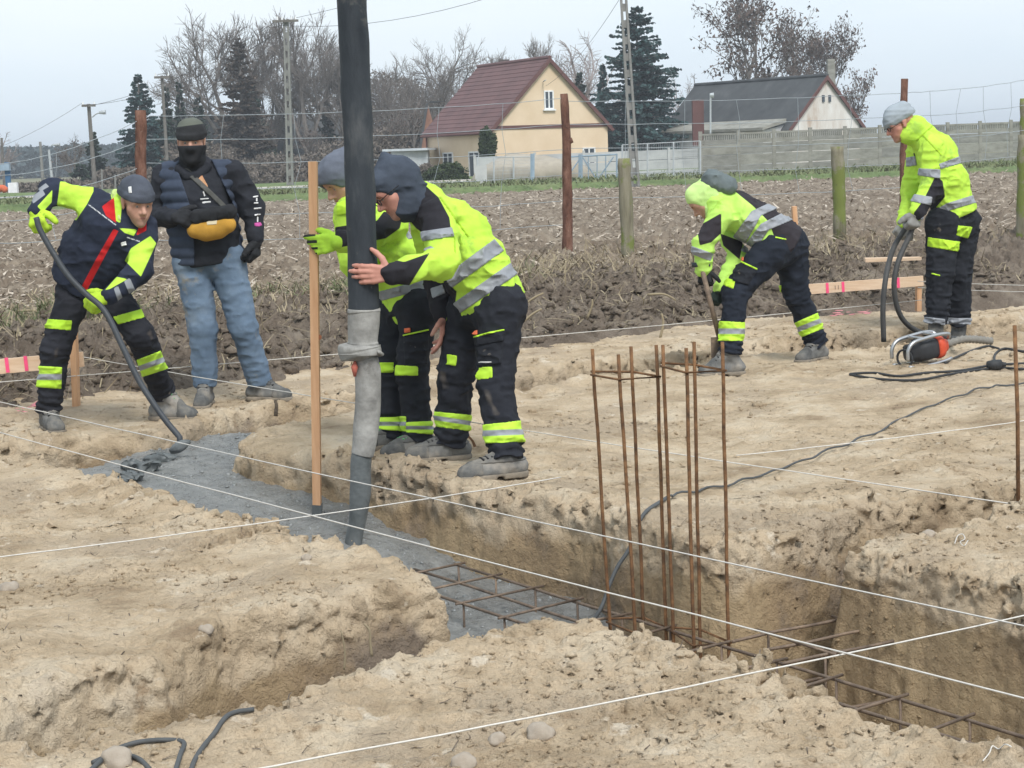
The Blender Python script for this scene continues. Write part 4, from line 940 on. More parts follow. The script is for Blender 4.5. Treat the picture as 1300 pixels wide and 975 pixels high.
# ------------------------------------------------------------------ utility poles
MT['pole'] = mat('pole_concrete', [(.3, (.17, .17, .16)), (.7, (.26, .26, .245))], scale=3, rough=.95, bump=.2)
MT['oldwood'] = mat('grey_pole_wood', [(.3, (.11, .10, .09)), (.7, (.19, .18, .165))], scale=3, rough=.95)
def lattice_pole(label, x0, y0, x1, y1, w0, w1, Y, cross=None):
    t = thing('utility_pole', label, 'utility pole', P(x1, y1, Y)); a, b_ = P(x1, y1 + 4, Y), P(x0, y0, Y); d = nrm(b_ - a); r = nrm(np.cross(d, (0, 1, 0)))
    L = np.linalg.norm(b_ - a); s = Y / FPX
    for k in (-1, 1):
        MB().hexa(sum([[a + r * k * w1 * s * .36 + np.array([i * .25 * w1 * s * .62, j * .14, 0]) for i, j in ((-1, -1), (1, -1), (1, 1), (-1, 1))], [b_ + r * k * w0 * s * .36 + np.array([i * .25 * w0 * s * .62, j * .10, 0]) for i, j in ((-1, -1), (1, -1), (1, 1), (-1, 1))]], [])).obj('flange', MT['pole'], t)
    n = int(L / .55)
    for i in range(n + 1):
        u = (i + .2) / (n + .5); c = lineP(a, b_, u); w = (w1 + (w0 - w1) * u) * s
        MB().box(c, w * .55, .16, .26).obj('web', MT['pole'], t)
    return t
pole_main = lattice_pole('tall perforated concrete pole in front of the blue spruce', 788, -60, 807, 238, 8, 11, 64)
tp = lattice_pole('perforated concrete pole with a crossarm among the bare trees', 363, 24, 369, 250, 6.5, 8.5, 82)
c = P(363, 27, 82); MB().box(c - [0, .2, 0], 1.15, .1, .1).obj('crossarm', MT['oldwood'], tp)
for x in (352, 358, 370, 375): MB().tube([P(x, 26.5, 81.8), P(x, 21, 81.8)], [.05, .03], 6).obj('insulator', MT['white'], tp)
def wood_pole(label, x0, y0, x1, y1, w, Y, arm=0, lamp=None, m=None):
    t = thing('utility_pole', label, 'utility pole', P(x1, y1, Y)); m = m or MT['oldwood']
    MB().tube([P(x1, y1 + 3, Y), P(x0, y0, Y)], [w * .55 / FPX * Y, w * .42 / FPX * Y], 8).obj('pole', m, t)
    if arm:
        MB().box(P(x0, y0 + 2, Y - .2), arm / FPX * Y, .12, .12).obj('crossarm', m, t)
        for k in (-.42, .42): MB().tube([P(x0 + arm * k, y0 + 1, Y - .2), P(x0 + arm * k, y0 - 3, Y - .2)], [.05, .03], 6).obj('insulator', MT['white'], t)
    if lamp:
        (ax_, ay), (bx_, by) = lamp; MB().tube(spline([P(ax_, ay, Y), P((ax_ + bx_) / 2, (ay + by) / 2 - 1.5, Y), P(bx_, by, Y)], 3), .035, 5).obj('lamp_arm', MT['galv'], t)
        MB().tube([P(bx_ - 2, by, Y), P(bx_ + 6, by - .5, Y)], [.08, .13], 6).obj('lamp_head', MT['galv'], t)
    return t
wood_pole('grey pole with a crossarm and a street lamp arm left of the raking worker', 112.5, 132, 121, 240, 5.5, 92, 17, ((117, 149), (128, 143)))
wood_pole('slim pole with a crossarm in front of the left spruces', 205.5, 96, 212, 200, 4, 100, 19)
wood_pole('pale short pole left of the lamp pole', 51, 180, 55, 236, 4, 120, m=MT['pole']); wood_pole('pale blue grey pole with a small lamp left of the raking worker', 62, 190, 67, 234, 3.6, 125, lamp=((64, 186), (70, 184)), m=MT['galv'])
wood_pole('thin bare post at the far left edge', 2, 175, 6, 240, 3.5, 110); wood_pole('short pale fence post left of the lamp pole', 129, 215, 130, 245, 2.6, 95, m=MT['pole']); wood_pole('shorter pale fence post right of the lamp pole', 146, 222, 147, 247, 2.6, 95, m=MT['pole'])
def line(label, a, b_, sag, r=.009):
    pts = [lineP(a, b_, u) - np.array([0, 0, sag * 4 * u * (1 - u)]) for u in np.linspace(0, 1, 14)]
    tag(MB().tube(pts, r, 4, False).obj('power_line', MT['cable_black']), label, 'power line', 'power lines between the poles')
line('power line from the left lamp pole to the crossarm pole', P(121, 133, 92), P(353, 25, 82), .5); line('lower power line from the left lamp pole to the crossarm pole', P(104, 134, 92), P(374, 26, 82), .8)
line('power line rising to the upper right from the crossarm pole', P(374, 23, 82), P(800, -130, 62), .4); line('lower power line rising to the upper right behind the hose', P(353, 32, 82), P(790, -70, 64), .9)
line('power line off to the far left from the lamp pole', P(104, 131, 92), P(-80, 205, 120), .6); line('service cable from the concrete pole to the yellow gable', P(792, -10, 64), p3(0, 0, 0) * 0 + P(693, 109, 92.5), .4)
bl = thing('blue_crane', 'blue metal column at the far left edge behind the field', 'machine', P(10, 238, 90)); MB().box((P(9, 208, 90) + P(11, 238, 90)) / 2, .22, .2, 1.3).obj('column', mat('blue_paint', (.05, .14, .27)), bl); MB().box(P(6, 212, 89.8), .5, .3, .35).obj('head', MT['steelblue'], bl)
bl.name = 'loading_arm'
tag(MB().box(P(17, 240, 88), .42, .3, .62, jit=.008).obj('cabinet', MT['white']), 'white square cabinet at the far left edge behind the field', 'cabinet')
tag(MB().tube(spline([P(-4, 241, 84), P(3, 239, 84), P(9, 243, 84)], 4), [.03] + [.16] * 7 + [.05], 8).obj('marker', mat('orange_paint', (.55, .13, .06)), smooth=True), 'small orange red shape at the far left edge', 'marker')

# ------------------------------------------------------------------ trees and shrubs
MT['twig'] = mat('bare_bark', [(.3, (.125, .11, .10)), (.7, (.21, .188, .172))], scale=2, rough=.95)
MT['birch'] = mat('pale_birch_twigs', [(.3, (.22, .185, .175)), (.7, (.34, .30, .29))], scale=2, rough=.95)
MT['deadleaf'] = mat('dead_leaves', [(.3, (.09, .066, .056)), (.7, (.155, .112, .092))], scale=2, rough=.95)
MT['spruce'] = mat('blue_spruce', [(.3, (.018, .042, .044)), (.5, (.04, .082, .082)), (.75, (.085, .145, .14))], scale=1.1, detail=5, rough=.9)
MT['fir'] = mat('dark_conifer', [(.3, (.02, .034, .026)), (.6, (.042, .065, .045)), (.8, (.07, .095, .065))], scale=1.1, rough=.9)
MT['brownfir'] = mat('brown_conifer', [(.3, (.05, .042, .034)), (.55, (.095, .075, .06)), (.8, (.13, .10, .08))], scale=.8, rough=.95)
MT['hedge'] = mat('dark_box_hedge', [(.3, (.022, .036, .016)), (.6, (.05, .07, .03)), (.8, (.09, .105, .05))], scale=2, rough=.9)
MT['scrub'] = mat('winter_scrub', [(.3, (.105, .09, .075)), (.55, (.165, .14, .118)), (.8, (.23, .195, .168))], scale=.7, rough=.95)
def bare_tree(seed, H, spread, levels=5, rise=.55, tr=.020, droop=0.0, leafy=0):
    """tapered trunk with limbs; the outer twigs are one joined crown mesh"""
    R = random.Random(seed); tv, tf, cv, cf = [], [], [], []
    trunk, crown = MB(), MB(); tips = []
    def seg(mb, a, b_, r0, r1, n):
        m_ = (a + b_) / 2 + np.array([R.uniform(-.05, .05), R.uniform(-.05, .05), R.uniform(-.02, .03)]) * np.linalg.norm(b_ - a)
        mb.tube([a, m_, b_], [r0, (r0 + r1) / 2, r1], n, False)
    def grow(a, d, L, r, lv):
        b_ = a + d * L; seg(trunk if lv >= levels - 2 else crown, a, b_, r, r * .62, 6 if lv >= levels - 1 else 3)
        if lv <= 2: tips.append(b_); tips.append((a + b_) / 2)
        if lv == 0: return
        k = R.choice((2, 3, 3)) if lv > 1 else 3
        for i in range(k + 1):
            u = 1.0 if i == 0 else R.uniform(.35, .98)
            s = a + (b_ - a) * u; v = np.array([R.gauss(0, 1), R.gauss(0, 1), R.gauss(0, .5)]); v -= d * (v @ d); v = nrm(v)
            sp_ = R.uniform(.25, .5) if i == 0 else R.uniform(.55, 1.0)
            nd = d * math.cos(sp_) + v * math.sin(sp_) * spread; nd[2] += (rise if lv > 2 else rise * .4) * .35 - (droop if lv <= 1 else 0); nd = nrm(nd)
            grow(s, nd, L * R.uniform(.60, .80), max(r * (.66 if i == 0 else .54), H * .0011), lv - 1)
    grow(np.zeros(3), nrm(np.array([R.uniform(-.06, .06), 0, 1])), H * .30, H * tr, levels)
    trunk.tube([[0, 0, -.5], [0, 0, .05]], [H * tr * 1.25, H * tr], 6, False)
    return trunk, crown, tips
def proto_tree(seed, H, spread, mname='twig', leaf=0, **kw):
    tr_, cr, tips = bare_tree(seed, H, spread, **kw)
    zmax = max(v[2] for v in cr.v); k = H / zmax
    a, b_ = np.array(tr_.v) * k, np.array(cr.v) * k
    L = []
    if leaf:
        rs = np.random.RandomState(seed); T = np.array(tips) * k; p = T[rs.choice(len(T), leaf)] + rs.normal(0, .22, (leaf, 3)); L = p
    return (a, tr_.f, b_, cr.f, L, mname)
_meshes = {}
def place_tree(key, proto, px, base_y, top_y, Y, label, wscale=1.0, rz=0.0, group='bare trees behind the houses'):
    a, af, b_, bf, L, mname = proto; base = P(px, base_y, Y); base[2] = -.3; H = P(px, top_y, Y)[2] + .3; k = H / max(b_[:, 2])
    if key not in _meshes:
        t = thing('bare_tree', label, 'tree', (0, 0, 0), group)
        obj('trunk', a, af, MT[mname], t); obj('branches', b_, bf, MT[mname], t, kind='stuff')
        if len(L):
            rs = np.random.RandomState(7); mb_v = (np.repeat(L, 4, 0) + rs.normal(0, .085, (len(L) * 4, 3))); F = np.arange(len(L) * 4).reshape(-1, 4)
            obj('dead_leaves', mb_v, F.astype(np.int32), MT['deadleaf'], t, kind='stuff')
        _meshes[key] = t; first = True
    else: t = dup(_meshes[key], (0, 0, 0), 0, label)
    t.location = tuple(base); t.rotation_euler = (0, 0, rz); t.scale = (k * wscale, k * wscale, k)
    return t
PT = {'a': proto_tree(3, 12, .95, levels=6), 'b': proto_tree(8, 12, .8, rise=.9, levels=6), 'c': proto_tree(14, 12, 1.05, rise=.4, levels=6), 'oak': proto_tree(21, 12, .95, leaf=3400, rise=.6), 'birch': proto_tree(5, 11, .8, 'birch', droop=.5), 'young': proto_tree(2, 10, .9, rise=.8, levels=5, leaf=600)}
for (k, px, ty, Y, ws, rz, lb) in [('a', 292, 6, 125, .95, .4, 'tall bare tree behind the man in jeans, widest of its row'), ('b', 392, 4, 122, .9, 1.2, 'tall bare forked tree just left of the pump hose'), ('b', 330, 12, 127, 1.0, 5.1, 'bare tree just left of the crossarm pole'), ('a', 425, 24, 127, .8, .9, 'bare tree half hidden by the left side of the hose'), ('c', 545, 62, 128, .9, 3.6, 'bare tree behind the shed gable'), ('c', 655, 55, 129, .8, 1.6, 'bare tree over the middle of the red roof'), ('c', 590, 50, 127, .8, .1, 'bare tree over the left end of the red roof'), ('c', 350, 55, 128, .9, 2.4, 'bare tree behind the crossarm pole'),
        ('c', 265, 105, 130, 1.1, .2, 'low bare tree at the left of the brown conifer'), ('b', 440, 60, 124, .8, 3.0, 'bare tree standing behind the pump hose'), ('a', 492, 68, 126, .7, 2.0, 'bare tree right behind the pump hose'), ('c', 560, 30, 122, .72, .9, 'bare tree left of the red roof'),
        ('a', 527, 85, 120, .7, 4.1, 'lower bare tree left of the red roof'), ('b', 622, 58, 125, .95, 5.0, 'bare tree behind the left end of the red roof'), ('b', 690, 38, 124, .7, .3, 'bare tree behind the chimney of the yellow house'), ('birch', 742, 32, 128, 1.0, 0, 'pale drooping birch behind the right slope of the red roof'),
        ('oak', 952, -34, 122, .85, .5, 'tallest tree behind the barn with withered brown leaves'), ('oak', 1012, 12, 126, .72, 2.6, 'middle tree behind the barn with withered brown leaves'), ('oak', 1062, 20, 124, .75, 4.4, 'right tree behind the barn with withered brown leaves'), ('birch', 878, 80, 130, .7, 1.0, 'thin bare tree between the blue spruce and the barn'),
        ('young', 96, 168, 118, 1.1, 0, 'small reddish bare tree beside the lamp pole'), ('birch', 0, 158, 115, .9, 2.2, 'pale bare tree at the far left edge'), ('young', 470, 140, 118, 1.2, 3.3, 'low reddish bare tree just right of the pump hose'), ('young', 515, 118, 117, 1.0, 1.9, 'reddish bare tree before the grey shed'), ('young', 400, 150, 119, 1.2, 5.3, 'low reddish bare tree left of the pump hose'), ('young', 330, 140, 118, 1.0, 2.2, 'low reddish bare tree behind the standing man')]:
    place_tree(k, PT[k], px, 236, ty, Y, lb, ws, rz)
def conifer(label, px, base_y, top_y, half_w, Y, m, seed, n=5200, dens=1.0, droop=.25, group='conifers behind the houses', name='spruce_tree', shape=.85, z_low=0.06, leaf_s=1.0, nb=1.0):
    """whorls of drooping boughs carrying many small needle sprays"""
    rs = np.random.RandomState(seed); base = P(px, base_y, Y); base[2] = -.3; top = P(px, top_y, Y); H = top[2] - base[2]; Wd = half_w / FPX * Y
    t = thing(name, label, 'tree', base, group)
    MB().tube([base, lineP(base, base + [0, 0, H], .5), base + [0, 0, H * .985]], [H * .02, H * .012, .015], 8).obj('trunk', MT['twig'], t)
    lv = int(H * 2.3); bm_, V = MB(), []
    for i in range(lv):
        u = z_low + (1 - z_low) * (i / lv); R0 = Wd * (1 - u) ** shape * (1 + .12 * math.sin(i * 2.3))
        for k in range(max(6, int((16 - 8 * u) * nb))):
            a = rs.uniform(0, 6.28); R_ = R0 * rs.uniform(.62, 1.12); z = u * H + rs.uniform(-.5, .5) * (1 - .6 * u)
            d = np.array([math.cos(a), math.sin(a), 0]); p0 = base + [0, 0, z]; dr = droop * (1 - u * .8) * rs.uniform(.3, 1.6)
            q = [p0 + d * R_ * s + [0, 0, R_ * (.22 * s - dr * 2.0 * s * s + .35 * dr * s ** 4)] for s in (0, .33, .66, 1.0)]
            bm_.tube(q, [.045, .03, .018, .006], 3, False)
            ns = max(5, int(26 * dens * R_ / max(Wd, .1) + 6))
            for s in rs.rand(ns) ** .62:
                j = min(2, int(s * 3)); c = lineP(q[j], q[j + 1], s * 3 - j); side = np.array([-d[1], d[0], 0]) * rs.choice((-1, 1))
                L = rs.uniform(.22, .5) * (.55 + .6 * (1 - s)) * leaf_s * (.45 + .6 * R_ / max(Wd, .1)); dd = nrm(d * rs.uniform(.3, 1) + side * rs.uniform(.2, 1.1) + [0, 0, rs.uniform(-.55, .25)])
                w = np.cross(dd, [rs.normal(), rs.normal(), rs.normal()]); w = nrm(w) * rs.uniform(.06, .13) * leaf_s
                V.extend([c - w * .6, c + w * .6, c + dd * L * .6 + w, c + dd * L, c + dd * L * .6 - w])
    bm_.obj('boughs', MT['twig'], t, kind='stuff')
    V = np.array(V); F = np.arange(len(V)).reshape(-1, 5)
    obj('needles', V, F.astype(np.int32), MT[m], t, kind='stuff'); return t
conifer('large blue green spruce right of the yellow house', 812, 190, 6, 80, 106, 'spruce', 1, dens=3.2, droop=.17, leaf_s=.95, shape=.62, nb=1.7)
conifer('dark conifer peeping out left of the blue spruce', 738, 190, 86, 26, 115, 'fir', 2, dens=2.4, leaf_s=.9, nb=1.3)
conifer('second dark conifer tucked against the blue spruce', 768, 190, 78, 24, 112, 'spruce', 12, dens=2.4, leaf_s=.9, nb=1.3)
conifer('left spruce with long curved boughs behind the bark post', 183, 232, 91, 50, 110, 'spruce', 3, dens=3.0, droop=.28, leaf_s=.95, shape=.8, nb=1.3)
conifer('narrow dark spruce just right of the left spruce', 218, 232, 106, 17, 118, 'fir', 4); conifer('slim spruce tip above the striped beanie', 234, 232, 100, 16, 120, 'fir', 5); conifer('dark broad conifer behind the standing man', 212, 232, 140, 36, 114, 'fir', 6, leaf_s=.95, dens=2.4, nb=1.4); conifer('low dark conifer right of the standing man', 257, 232, 118, 26, 122, 'fir', 7)
conifer('brownish larch like conifer behind the standing man', 312, 232, 44, 46, 116, 'brownfir', 8, dens=2.6, droop=.12, leaf_s=.9, shape=.7, nb=1.3); conifer('dark conifer left of the long grey roof', 325, 232, 105, 40, 120, 'fir', 9, dens=.9)
conifer('small dark fir behind the lamp pole', 122, 240, 165, 22, 112, 'fir', 10, leaf_s=.95, dens=2.2, nb=1.4); conifer('squat dark conifer behind the lamp pole', 102, 240, 205, 26, 108, 'fir', 11, leaf_s=.95, dens=2.2, nb=1.4); conifer('small dark conifer beside the far hedge', 420, 232, 120, 24, 126, 'fir', 14)
def shrub(label, cx, cy, rx, ry, Y, m, seed, n=3000, name='shrub', cat='bush', leaf=.1, col=False, group=None, stem=True):
    rs = np.random.RandomState(seed); c = P(cx, cy, Y); sx, sz = rx / FPX * Y, ry / FPX * Y
    u = nrm3(rs.normal(size=(n, 3))); r = rs.rand(n) ** .33; kk = 1 + .5 * vn(u * 2.3 + seed) + .25 * vn(u * 5 + seed)
    p = u * (r * kk)[:, None] * [sx, sx * .8 if not col else sx, sz] + c; p[:, 2] = np.maximum(p[:, 2], c[2] - sz + .02)
    a = nrm3(rs.normal(size=(n, 3))) * leaf; b_ = nrm3(rs.normal(size=(n, 3))) * leaf * .6
    V = np.stack([p - a, p + b_, p + a, p - b_], 1).reshape(-1, 3); F = np.arange(n * 4).reshape(-1, 4)
    t = thing(name, label, cat, c - [0, 0, sz], group)
    obj('foliage', V, F.astype(np.int32), MT[m], t, kind='stuff')
    if stem: MB().tube([c - [0, 0, sz * 1.1], c + [0, 0, sz * .3]], [.06, .02], 6).obj('stem', MT['twig'], t)
    return t
def nrm3(v): return v / (np.linalg.norm(v, axis=1, keepdims=True) + 1e-9)
shrub('clipped dark green bush in front of the yellow house', 567, 226, 27, 17, 78, 'hedge', 3, 7000, leaf=.075); shrub('brownish low bush behind the clipped dark green one', 543, 220, 15, 12, 81, 'scrub', 4, 3500, leaf=.07)
shrub('narrow columnar thuja at the corner of the yellow house', 619, 188, 11, 25, 80, 'hedge', 5, 5200, 'thuja_tree', 'tree', .07, True)
for i, (cx, cy, rx, ry, Y, lb) in enumerate([(250, 215, 70, 34, 112, 'brown winter scrub behind the standing man'), (370, 222, 70, 26, 110, 'brown winter scrub below the long grey roof'), (470, 205, 60, 40, 116, 'brown winter scrub right of the hose'), (520, 185, 34, 45, 122, 'grey scrub before the red roof'), (70, 240, 60, 12, 105, 'low reddish scrub at the left end of the field'), (160, 232, 50, 20, 108, 'reddish hedge behind the raking worker'), (310, 185, 50, 45, 142, 'grey thicket round the pale gable'), (420, 165, 70, 60, 138, 'grey thicket behind the long grey roof'), (500, 150, 60, 60, 134, 'high grey thicket between the hose and the red roof')]):
    shrub(lb, cx, cy, rx, ry, Y, 'scrub', 40 + i, 9000, leaf=.12, stem=False)
# far forest on the left horizon
rs = np.random.RandomState(77); n = 26000; px_ = rs.uniform(-140, 260, n); Yf = 300 + rs.rand(n) * 40
X = (px_ - 650) / FPX * Yf; hgt = 5.2 + 1.6 * vn2(X, X * 0, .25, 3) + 1.2 * vn2(X, X * 0, .9, 5); Z = -.3 + hgt * rs.rand(n) ** .6
a = nrm3(rs.normal(size=(n, 3))) * .5; b_ = nrm3(rs.normal(size=(n, 3))) * .35; p = np.stack([X, Yf, Z], 1)
MT['forest'] = mat('far_pine_forest', [(.3, (.035, .055, .06)), (.7, (.075, .10, .105))], scale=.2, rough=.95)
tag(obj('far_forest', np.stack([p - a, p + b_, p + a, p - b_], 1).reshape(-1, 3), np.arange(n * 4).reshape(-1, 4).astype(np.int32), MT['forest'], loc=(0, 0, 0), kind='stuff'), 'far bluish pine forest on the left horizon', 'forest')

# ------------------------------------------------------------------ the damp winter air
bm = MB().box((0, 950, 10.5), 1900, 3000, 26)
hz_ = bpy.data.materials.new('haze'); hz_.use_nodes = True; hz_.node_tree.nodes.clear()
_o = hz_.node_tree.nodes.new('ShaderNodeOutputMaterial'); _v = hz_.node_tree.nodes.new('ShaderNodeVolumePrincipled')
_v.inputs['Color'].default_value = (.86, .92, 1.0, 1); _v.inputs['Density'].default_value = .0009; hz_.node_tree.links.new(_v.outputs[0], _o.inputs['Volume'])
tag(bm.obj('haze', hz_, kind='stuff'), 'thin winter haze over the whole field', 'haze')
# ------------------------------------------------------------------ people
f32 = np.float32
def sd_prim(p, pr):
    a, b_, ra, rb, n, q = pr
    pa = p - a; ba = (b_ - a)
    if n is not None:
        k = 1.0 / q - 1.0; pa = pa + ((pa @ n) * k)[:, None] * n; ba = ba + (ba @ n) * k * n
    t = np.clip((pa @ ba) / (ba @ ba + 1e-9), 0, 1)
    d = pa - t[:, None] * ba
    return np.sqrt((d * d).sum(1)) - (ra + (rb - ra) * t)
def rc(a, b_, ra, rb=None, n=None, q=1.0):
    return (np.asarray(a, f32), np.asarray(b_, f32), ra, ra if rb is None else rb, None if n is None else np.asarray(nrm(n), f32), q)
def smin(a, b_, k):
    h = np.maximum(k - np.abs(a - b_), 0) / k
    return np.minimum(a, b_) - h * h * k * .25
def union(prims, k):
    def fn(p):
        d = sd_prim(p, prims[0])
        for q in prims[1:]: d = smin(d, sd_prim(p, q), k)
        return d
    return fn
def bbox(prims, pad=.05):
    P_ = np.array([x for q in prims for x in (q[0] - q[2] * max(1, q[5]), q[0] + q[2] * max(1, q[5]), q[1] - q[3] * max(1, q[5]), q[1] + q[3] * max(1, q[5]))])
    return P_.min(0) - pad, P_.max(0) + pad
def near(fn, c, R):
    c = np.asarray(c, f32)
    def g(p):
        d0 = np.sqrt(((p - c) ** 2).sum(1)) ; d = d0 - R + .12; m = d0 < R
        if m.any(): d[m] = fn(p[m])
        return d
    return g
def folds(fn, amp, fr=(10, 10, 19), seed=0.0, a2=.35):
    fr = np.asarray(fr, f32)
    def g(p):
        d = fn(p); m = np.abs(d) < .06
        if m.any():
            q = p[m] * fr + seed
            r = np.abs(vn(q)) * 2                       # creased ridges
            r2 = np.abs(vn(q * 2.1 + 7)) * 2
            d[m] += (amp * 1.15 * (np.sqrt(r) - .62) + amp * .5 * (np.sqrt(r2) - .62) + amp * .18 * vn(q * 5)).astype(d.dtype)
        return d
    return g
def poly_d(p, poly, yr=None):
    """signed metres to the outline of a photo polygon carried through the scene; yr limits the depth"""
    x, y, w = proj(p); d = sdpoly(x, y, np.asarray(poly, float)) * np.abs(w) / FPX
    if yr is not None: d = np.maximum(d, np.maximum(yr[0] - p[:, 1], p[:, 1] - yr[1]))
    return d
def cloth(name, fn, box, h, m, parent, zones=None):
    v, q = mesh_sdf(lambda p: fn(p.astype(f32)), box[0], box[1], h)
    at = None
    if zones:
        at = {}
        for an, polys in zones.items():
            d = np.full(len(v), -9.0)
            for z in polys:
                yr = None; wob = .05 * vn(v * 14 + 2) + .03 * vn(v * 37) if an == 'dust' else 0
                if isinstance(z, tuple): z, yr = z
                d = np.maximum(d, -poly_d(v, z, yr) + wob)
            at[an] = d
    return obj(name, v, q, m, parent, True, at)
def patch(name, fn, poly, infl, m, parent, Y, yr=(-.5, .5), h=.006, tri=None):
    """a band, pocket or print: the garment's own surface pushed out by infl inside a photo outline"""
    pts = np.array([P(x, y, Y + d) for x, y in poly for d in (max(yr[0], -.45), min(yr[1], .45))]); lo, hi = pts.min(0) - .02, pts.max(0) + .02
    yy = (Y + yr[0], Y + yr[1])
    g = lambda p: np.maximum(fn(p.astype(f32)) - infl, poly_d(p, poly, yy))
    v, q = mesh_sdf(g, lo, hi, h, .015)
    if not len(q): return None
    at = None
    if tri is not None:         # three stripes between two photo lines: value 0..1 across
        (x0, y0), (x1, y1) = tri; px, py, w = proj(v); ax = np.array([x1 - x0, y1 - y0]); u = ((px - x0) * ax[0] + (py - y0) * ax[1]) / (ax @ ax)
        at = {'mid': (.17 - np.abs(u - .5)) * .06}
    return obj(name, v, q, m, parent, True, at)
HV = (.47, .73, .075)
MT['hivis'] = mat('hi_vis_yellow', [(.3, (.40, .66, .03)), (.6, (.48, .77, .05)), (.8, (.55, .82, .10))], scale=7, rough=.75, bump=.25, bscale=55, bdist=.004)
MT['silver'] = mat('reflective_tape', [(.3, (.21, .225, .25)), (.7, (.30, .315, .345))], scale=14, rough=.5, bump=.2, bscale=80, spec=.5)
MT['triband'] = mat('striped_leg_band', [(.3, (.42, .69, .035)), (.7, (.50, .79, .07))], scale=9, rough=.7, zones=[('mid', (.27, .285, .315))])
def fabric(name, base, zones=(), var=.25, speck=None, bump=.35, scale=7):
    if speck is None and base[1] > .7: speck = [((.34, .54, .08), 5.0, .58), ((.47, .50, .40), 34.0, .70)]
    lo, hi = tuple(c * (1 - var) for c in base), tuple(min(1, c * (1 + var) + .004) for c in base)
    return mat(name, [(.3, lo), (.7, hi)], scale=scale, rough=.88, bump=bump, bscale=70, bdist=.004, zones=zones, speck=speck, spec=.2)
DUST = [((.20, .17, .14), 6.0, .66), ((.26, .24, .22), 26.0, .72)]
MT['work_black'] = fabric('work_trouser_black', (.016, .018, .024), speck=DUST)
MT['navy'] = (.020, .026, .046)
MT['skin'] = mat('skin', [(.3, (.40, .215, .155)), (.6, (.50, .285, .21)), (.8, (.55, .33, .25))], scale=14, rough=.55, bump=.15, bscale=150, bdist=.003, zones=[('lips', (.33, .12, .10)), ('stubble', (.33, .205, .155), .01)])
MT['skin_red'] = mat('cold_red_skin', [(.3, (.42, .19, .145)), (.7, (.56, .28, .22))], scale=18, rough=.55, bump=.15, bscale=150, bdist=.003, zones=[('lips', (.33, .12, .10)), ('stubble', (.36, .20, .155), .01)])
MT['eye'] = mat('eye', (.36, .33, .30), rough=.3, zones=[('iris', (.03, .025, .02))])
MT['brow'] = mat('dark_hair', (.045, .032, .024), rough=.9)
MT['boot'] = mat('dusty_boot', [(.3, (.085, .088, .088)), (.5, (.17, .17, .165)), (.75, (.34, .31, .27))], scale=9, rough=.9, bump=.4, bscale=50, bdist=.006)
MT['boot_dark'] = mat('dark_boot_leather', [(.3, (.05, .052, .054)), (.5, (.12, .12, .116)), (.75, (.27, .245, .21))], scale=11, rough=.85, bump=.4, bscale=50, bdist=.005)
MT['sole'] = mat('boot_sole', [(.3, (.13, .115, .095)), (.7, (.30, .255, .20))], scale=12, rough=.95)
MT['lace'] = mat('green_lace', (.10, .33, .13)); MT['lace_dark'] = mat('dark_lace', (.02, .02, .022))
MT['glove_hv'] = fabric('yellow_green_glove', (.42, .62, .045), speck=((.05, .06, .03), 14, .62)); MT['glove_black'] = fabric('black_glove', (.02, .021, .024)); MT['glove_grey'] = fabric('grey_glove', (.26, .26, .25), speck=((.08, .08, .08), 22, .6))
MT['seam'] = mat('yellow_seam', (.33, .52, .03)); MT['specs'] = mat('spectacle_frame', (.02, .02, .022), rough=.3)
MT['white_print'] = mat('white_print', (.66, .66, .66), rough=.8); MT['orange_print'] = mat('orange_tag', (.70, .16, .07), rough=.8)

def hand_prims(w, d, n, s, curl, spread=.10, th=(.55, .75, .35), g=0.0, ls=1.0):
    """palm plus four bent fingers of unequal length and a thumb from the side of the palm"""
    d, n = nrm(d), nrm(n); n = nrm(n - d * (n @ d)); s = nrm(np.asarray(s) - d * (np.asarray(s) @ d) - n * (np.asarray(s) @ n)); w = np.asarray(w, float); out = []
    for i, fl in enumerate((.94, 1.05, .98, .78)):
        K = w + d * (.088 - .006 * abs(i - 1)) * ls + s * (.030 - .0205 * i) * ls
        out.append(rc(w + d * .012 + s * (.016 - .011 * i), K, .0155 + g, .0125 + g))
        a = K; ang = 0.0
        c3 = curl[i] if isinstance(curl[i], (tuple, list)) else (curl[i], curl[i] * 1.1, curl[i] * .7)
        for L, r0, r1, ca in zip((.043, .028, .023), (.0108, .0098, .0088), (.0098, .0088, .0076), c3):
            ang += ca; dd = nrm(d * math.cos(ang) + n * math.sin(ang) + s * spread * (1.2 - .8 * i) * math.cos(ang))
            b_ = a + dd * L * fl * ls; out.append(rc(a, b_, r0 + g, r1 + g)); a = b_
    a = w + d * .022 + s * .026; t = nrm(d * th[0] + s * th[1] + n * th[2])
    b_ = a + t * .042 * ls; out.append(rc(a, b_, .0165 + g, .0125 + g)); t2 = nrm(t + d * .45 + n * .15); c = b_ + t2 * .034 * ls; out.append(rc(b_, c, .0125 + g, .011 + g))
    t3 = nrm(t2 + d * .3 + n * .2); out.append(rc(c, c + t3 * .026 * ls, .011 + g, .0088 + g))
    return out

